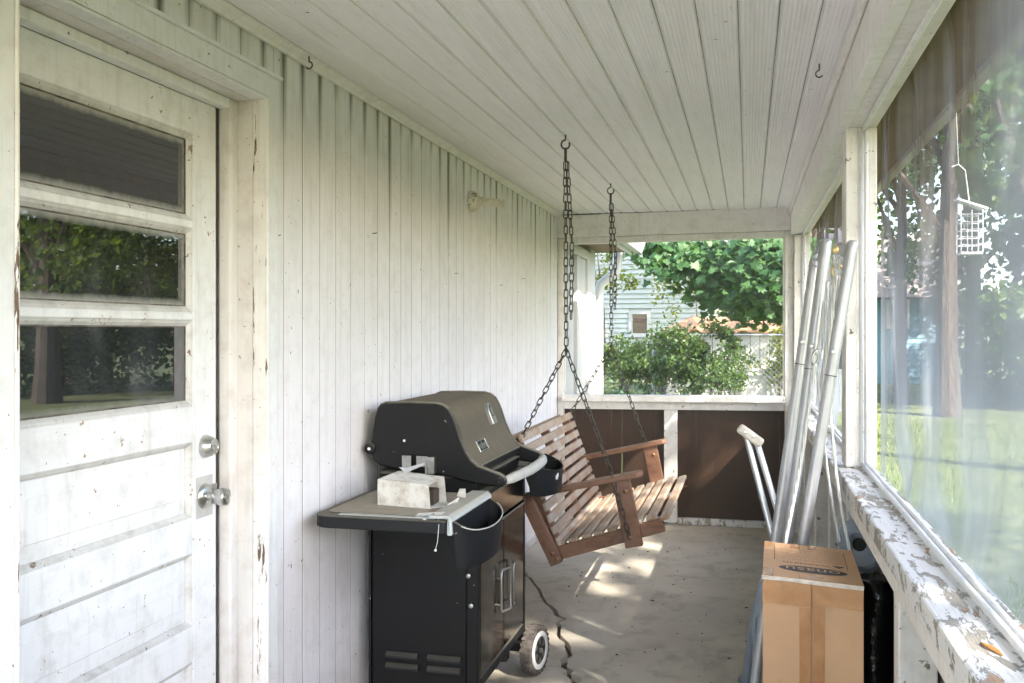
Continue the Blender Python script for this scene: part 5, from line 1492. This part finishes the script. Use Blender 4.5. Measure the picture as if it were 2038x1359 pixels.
tag(fast(m, 'ivy', M['ivy']), 'dense dark ivy ground cover below the shrubs', 'ivy', kind='stuff')

# trees of the side garden, seen through the screen and in the door glass
TG = 'trees round the side lawn'
side = [  # x, y, height of crown centre, radii, trunk radius
    (3.83, 20.5, 8.6, (4.6, 4.0, 3.0), .21, 'leafy', 'tall garden tree with thick bare trunk standing on the side lawn'),
    (3.45, 24.0, 8.0, (3.0, 2.6, 2.6), .14, 'leafy', 'slender tree in front of the low blue house'),
    (6.1, 22.5, 4.6, (2.3, 2.2, 4.3), .22, 'leafy', 'dense tree low to the grass right of the bare trunk'),
    (6.5, 31.0, 7.5, (4.0, 3.5, 5.5), .25, 'maple', 'broad dark tree far behind the side lawn'),
    (9.6, 22.0, 5.6, (3.6, 3.2, 4.2), .25, 'leafy', 'round crowned tree at the edge of the side lawn'),
    (13.0, 19.5, 6.2, (3.4, 3.4, 4.2), .28, 'leafy', 'bright leafy tree beyond the side lawn reflected in the door'),
    (26.0, 15.0, 6.0, (4.0, 4.0, 4.6), .28, 'maple', 'dark green tree on the far side of the lawn'),
    (19.0, 22.0, 7.5, (5.0, 4.5, 6.0), .3, 'maple', 'tall dark tree behind the leafy lawn trees'),
    (22.0, -2.0, 5.8, (3.6, 4.0, 4.0), .28, 'leafy', 'leafy tree at the open end of the side lawn'),
    (1.0, 17.5, 8.6, (4.6, 4.2, 1.9), .24, 'maple', 'unseen dark maple added over the yard behind the shed to block the sky'),  # crown added overhead, out of view, to keep sky and sun off the siding
    (11.0, 25.0, 7.0, (4.5, 4.0, 5.0), .28, 'maple', 'dark full tree closing the far corner of the lawn'),
    (18.5, 27.5, 6.0, (4.5, 4.0, 5.5), .28, 'leafy', 'bushy tree closing the lawn behind the bright one'),
    (15.5, 25.0, 3.6, (3.0, 3.0, 3.4), .2, 'leafy', 'low bushy tree at the back of the side lawn'),
    (1.2, 33.0, 8.5, (5.0, 3.0, 4.5), .3, 'leafy', 'tall leafy tree rising behind the white house and shed'),
]
for k, (x, y, hz, rad, trr, mat, lab) in enumerate(side):
    tree('garden_tree', (x, y, ground_z(x, y)), hz * 2, (x, y, hz), rad, 75, 6500, .24, OVAL, mat, lab, None, 200 + k, trr, 8)
# hedge along the far side of the lawn: one dark mass
m = MB(); rnd = random.Random(55)
def hedge_pick(r):
    a = r.uniform(R(11), R(100)); d = 27 + 2 * math.sin(a * 5) + r.uniform(-1, 1.6); x, y = d * math.sin(a), d * math.cos(a)
    h = 3.0 + .8 * math.sin(a * 17) + .5 * math.sin(a * 41); return Vector((x, y, ground_z(x, y) + h * r.random() ** .8))
leaf_mass(m, 34000, hedge_pick, .22, OVAL, rnd)
tag(fast(m, 'hedge', M['shrub']), 'dark bushy hedge round the side lawn', 'hedge', kind='stuff')
# grass blades on the nearer lawn
m = MB(); rnd = random.Random(77)
for _ in range(26000):
    a = R(rnd.uniform(3, 60)); d = 2.5 + 17 * rnd.random() ** .8; x, y = d * math.sin(a) + .4, d * math.cos(a)
    if x < .85: continue
    z = ground_z(x, y); h = rnd.uniform(.05, .11); b = Vector((x, y, z)); w = Vector((rnd.uniform(-1, 1), rnd.uniform(-1, 1), 0)).normalized() * .008; l = Vector((rnd.uniform(-.04, .04), rnd.uniform(-.04, .04), h))
    k = len(m.v); m.v += [b - w, b + w, b + l]; m.f.append((k, k + 1, k + 2))
tag(fast(m, 'grass', M['grassblade']), 'short green grass of the side lawn', 'grass', kind='stuff')

# unseen tree added towards the sun to shade the porch, right behind the viewer
tree('added_shade_tree', (8.2, -4.6, ground_z(8.2, -4.6)), 9, (7.4, -2.6, 7.6), (4.2, 6.2, 2.6), 120, 12000, .20, MAPLE, 'maple', 'large unseen maple added to shade the porch beside its open near end', None, 333, .26, 10)

# hanging bird feeder outside the screen
def MBF():
    m = MB(); b = m.build
    def build(*a, **k):
        m.v = [fc + (v - fc) * FS for v in m.v]; return b(*a, **k)
    m.build = build; return m
fd_ = thing('bird_feeder', (1.6, 9.2, 2.2), 'white wire cage bird feeder with slanted roof hanging outside the screen', 'bird feeder')
FS = 1.84
fc = at(1930, 455, 9.2)
hw = .048
MBF().add([fc + Vector((-hw * 1.3, -hw, .135)), fc + Vector((hw * 1.5, -hw, .085)), fc + Vector((hw * 1.5, hw, .085)), fc + Vector((-hw * 1.3, hw, .135)), fc + Vector((-hw * 1.3, -hw, .145)), fc + Vector((hw * 1.5, -hw, .095)), fc + Vector((hw * 1.5, hw, .095)), fc + Vector((-hw * 1.3, hw, .145))], [(0,3,2,1),(4,5,6,7),(0,1,5,4),(1,2,6,5),(2,3,7,6),(3,0,4,7)]).build('roof', M['feeder'], fd_)
for k in range(6):
    z = -.115 + k * .036
    MBF().tube([fc + Vector((a * hw, b * hw, z)) for a, b in ((-1,-1),(1,-1),(1,1),(-1,1))], .0025, 5, closed=True).build('wire_hoop', M['feeder'], fd_)
for a, b in ((-1,-1),(1,-1),(1,1),(-1,1),(0,-1),(0,1)):
    MBF().tube([fc + Vector((a * hw, b * hw, -.115)), fc + Vector((a * hw, b * hw, .085))], .0022, 5).build('upright_wire', M['feeder'], fd_)
MBF().box(fc.x - hw, fc.x + hw, fc.y - hw, fc.y + hw, fc.z - .125, fc.z - .116).build('base', M['feeder'], fd_)
MBF().tube([fc + Vector((0, 0, .11)), fc + Vector((-.02, 0, .28)), fc + Vector((-.05, 0, .31)), fc + Vector((-.08, 0, .30))], .003, 6).tube([fc + Vector((-.05, 0, .31)), fc + Vector((-.10, 0, 1.6))], .0015, 4).build('hanger', M['feeder'], fd_)
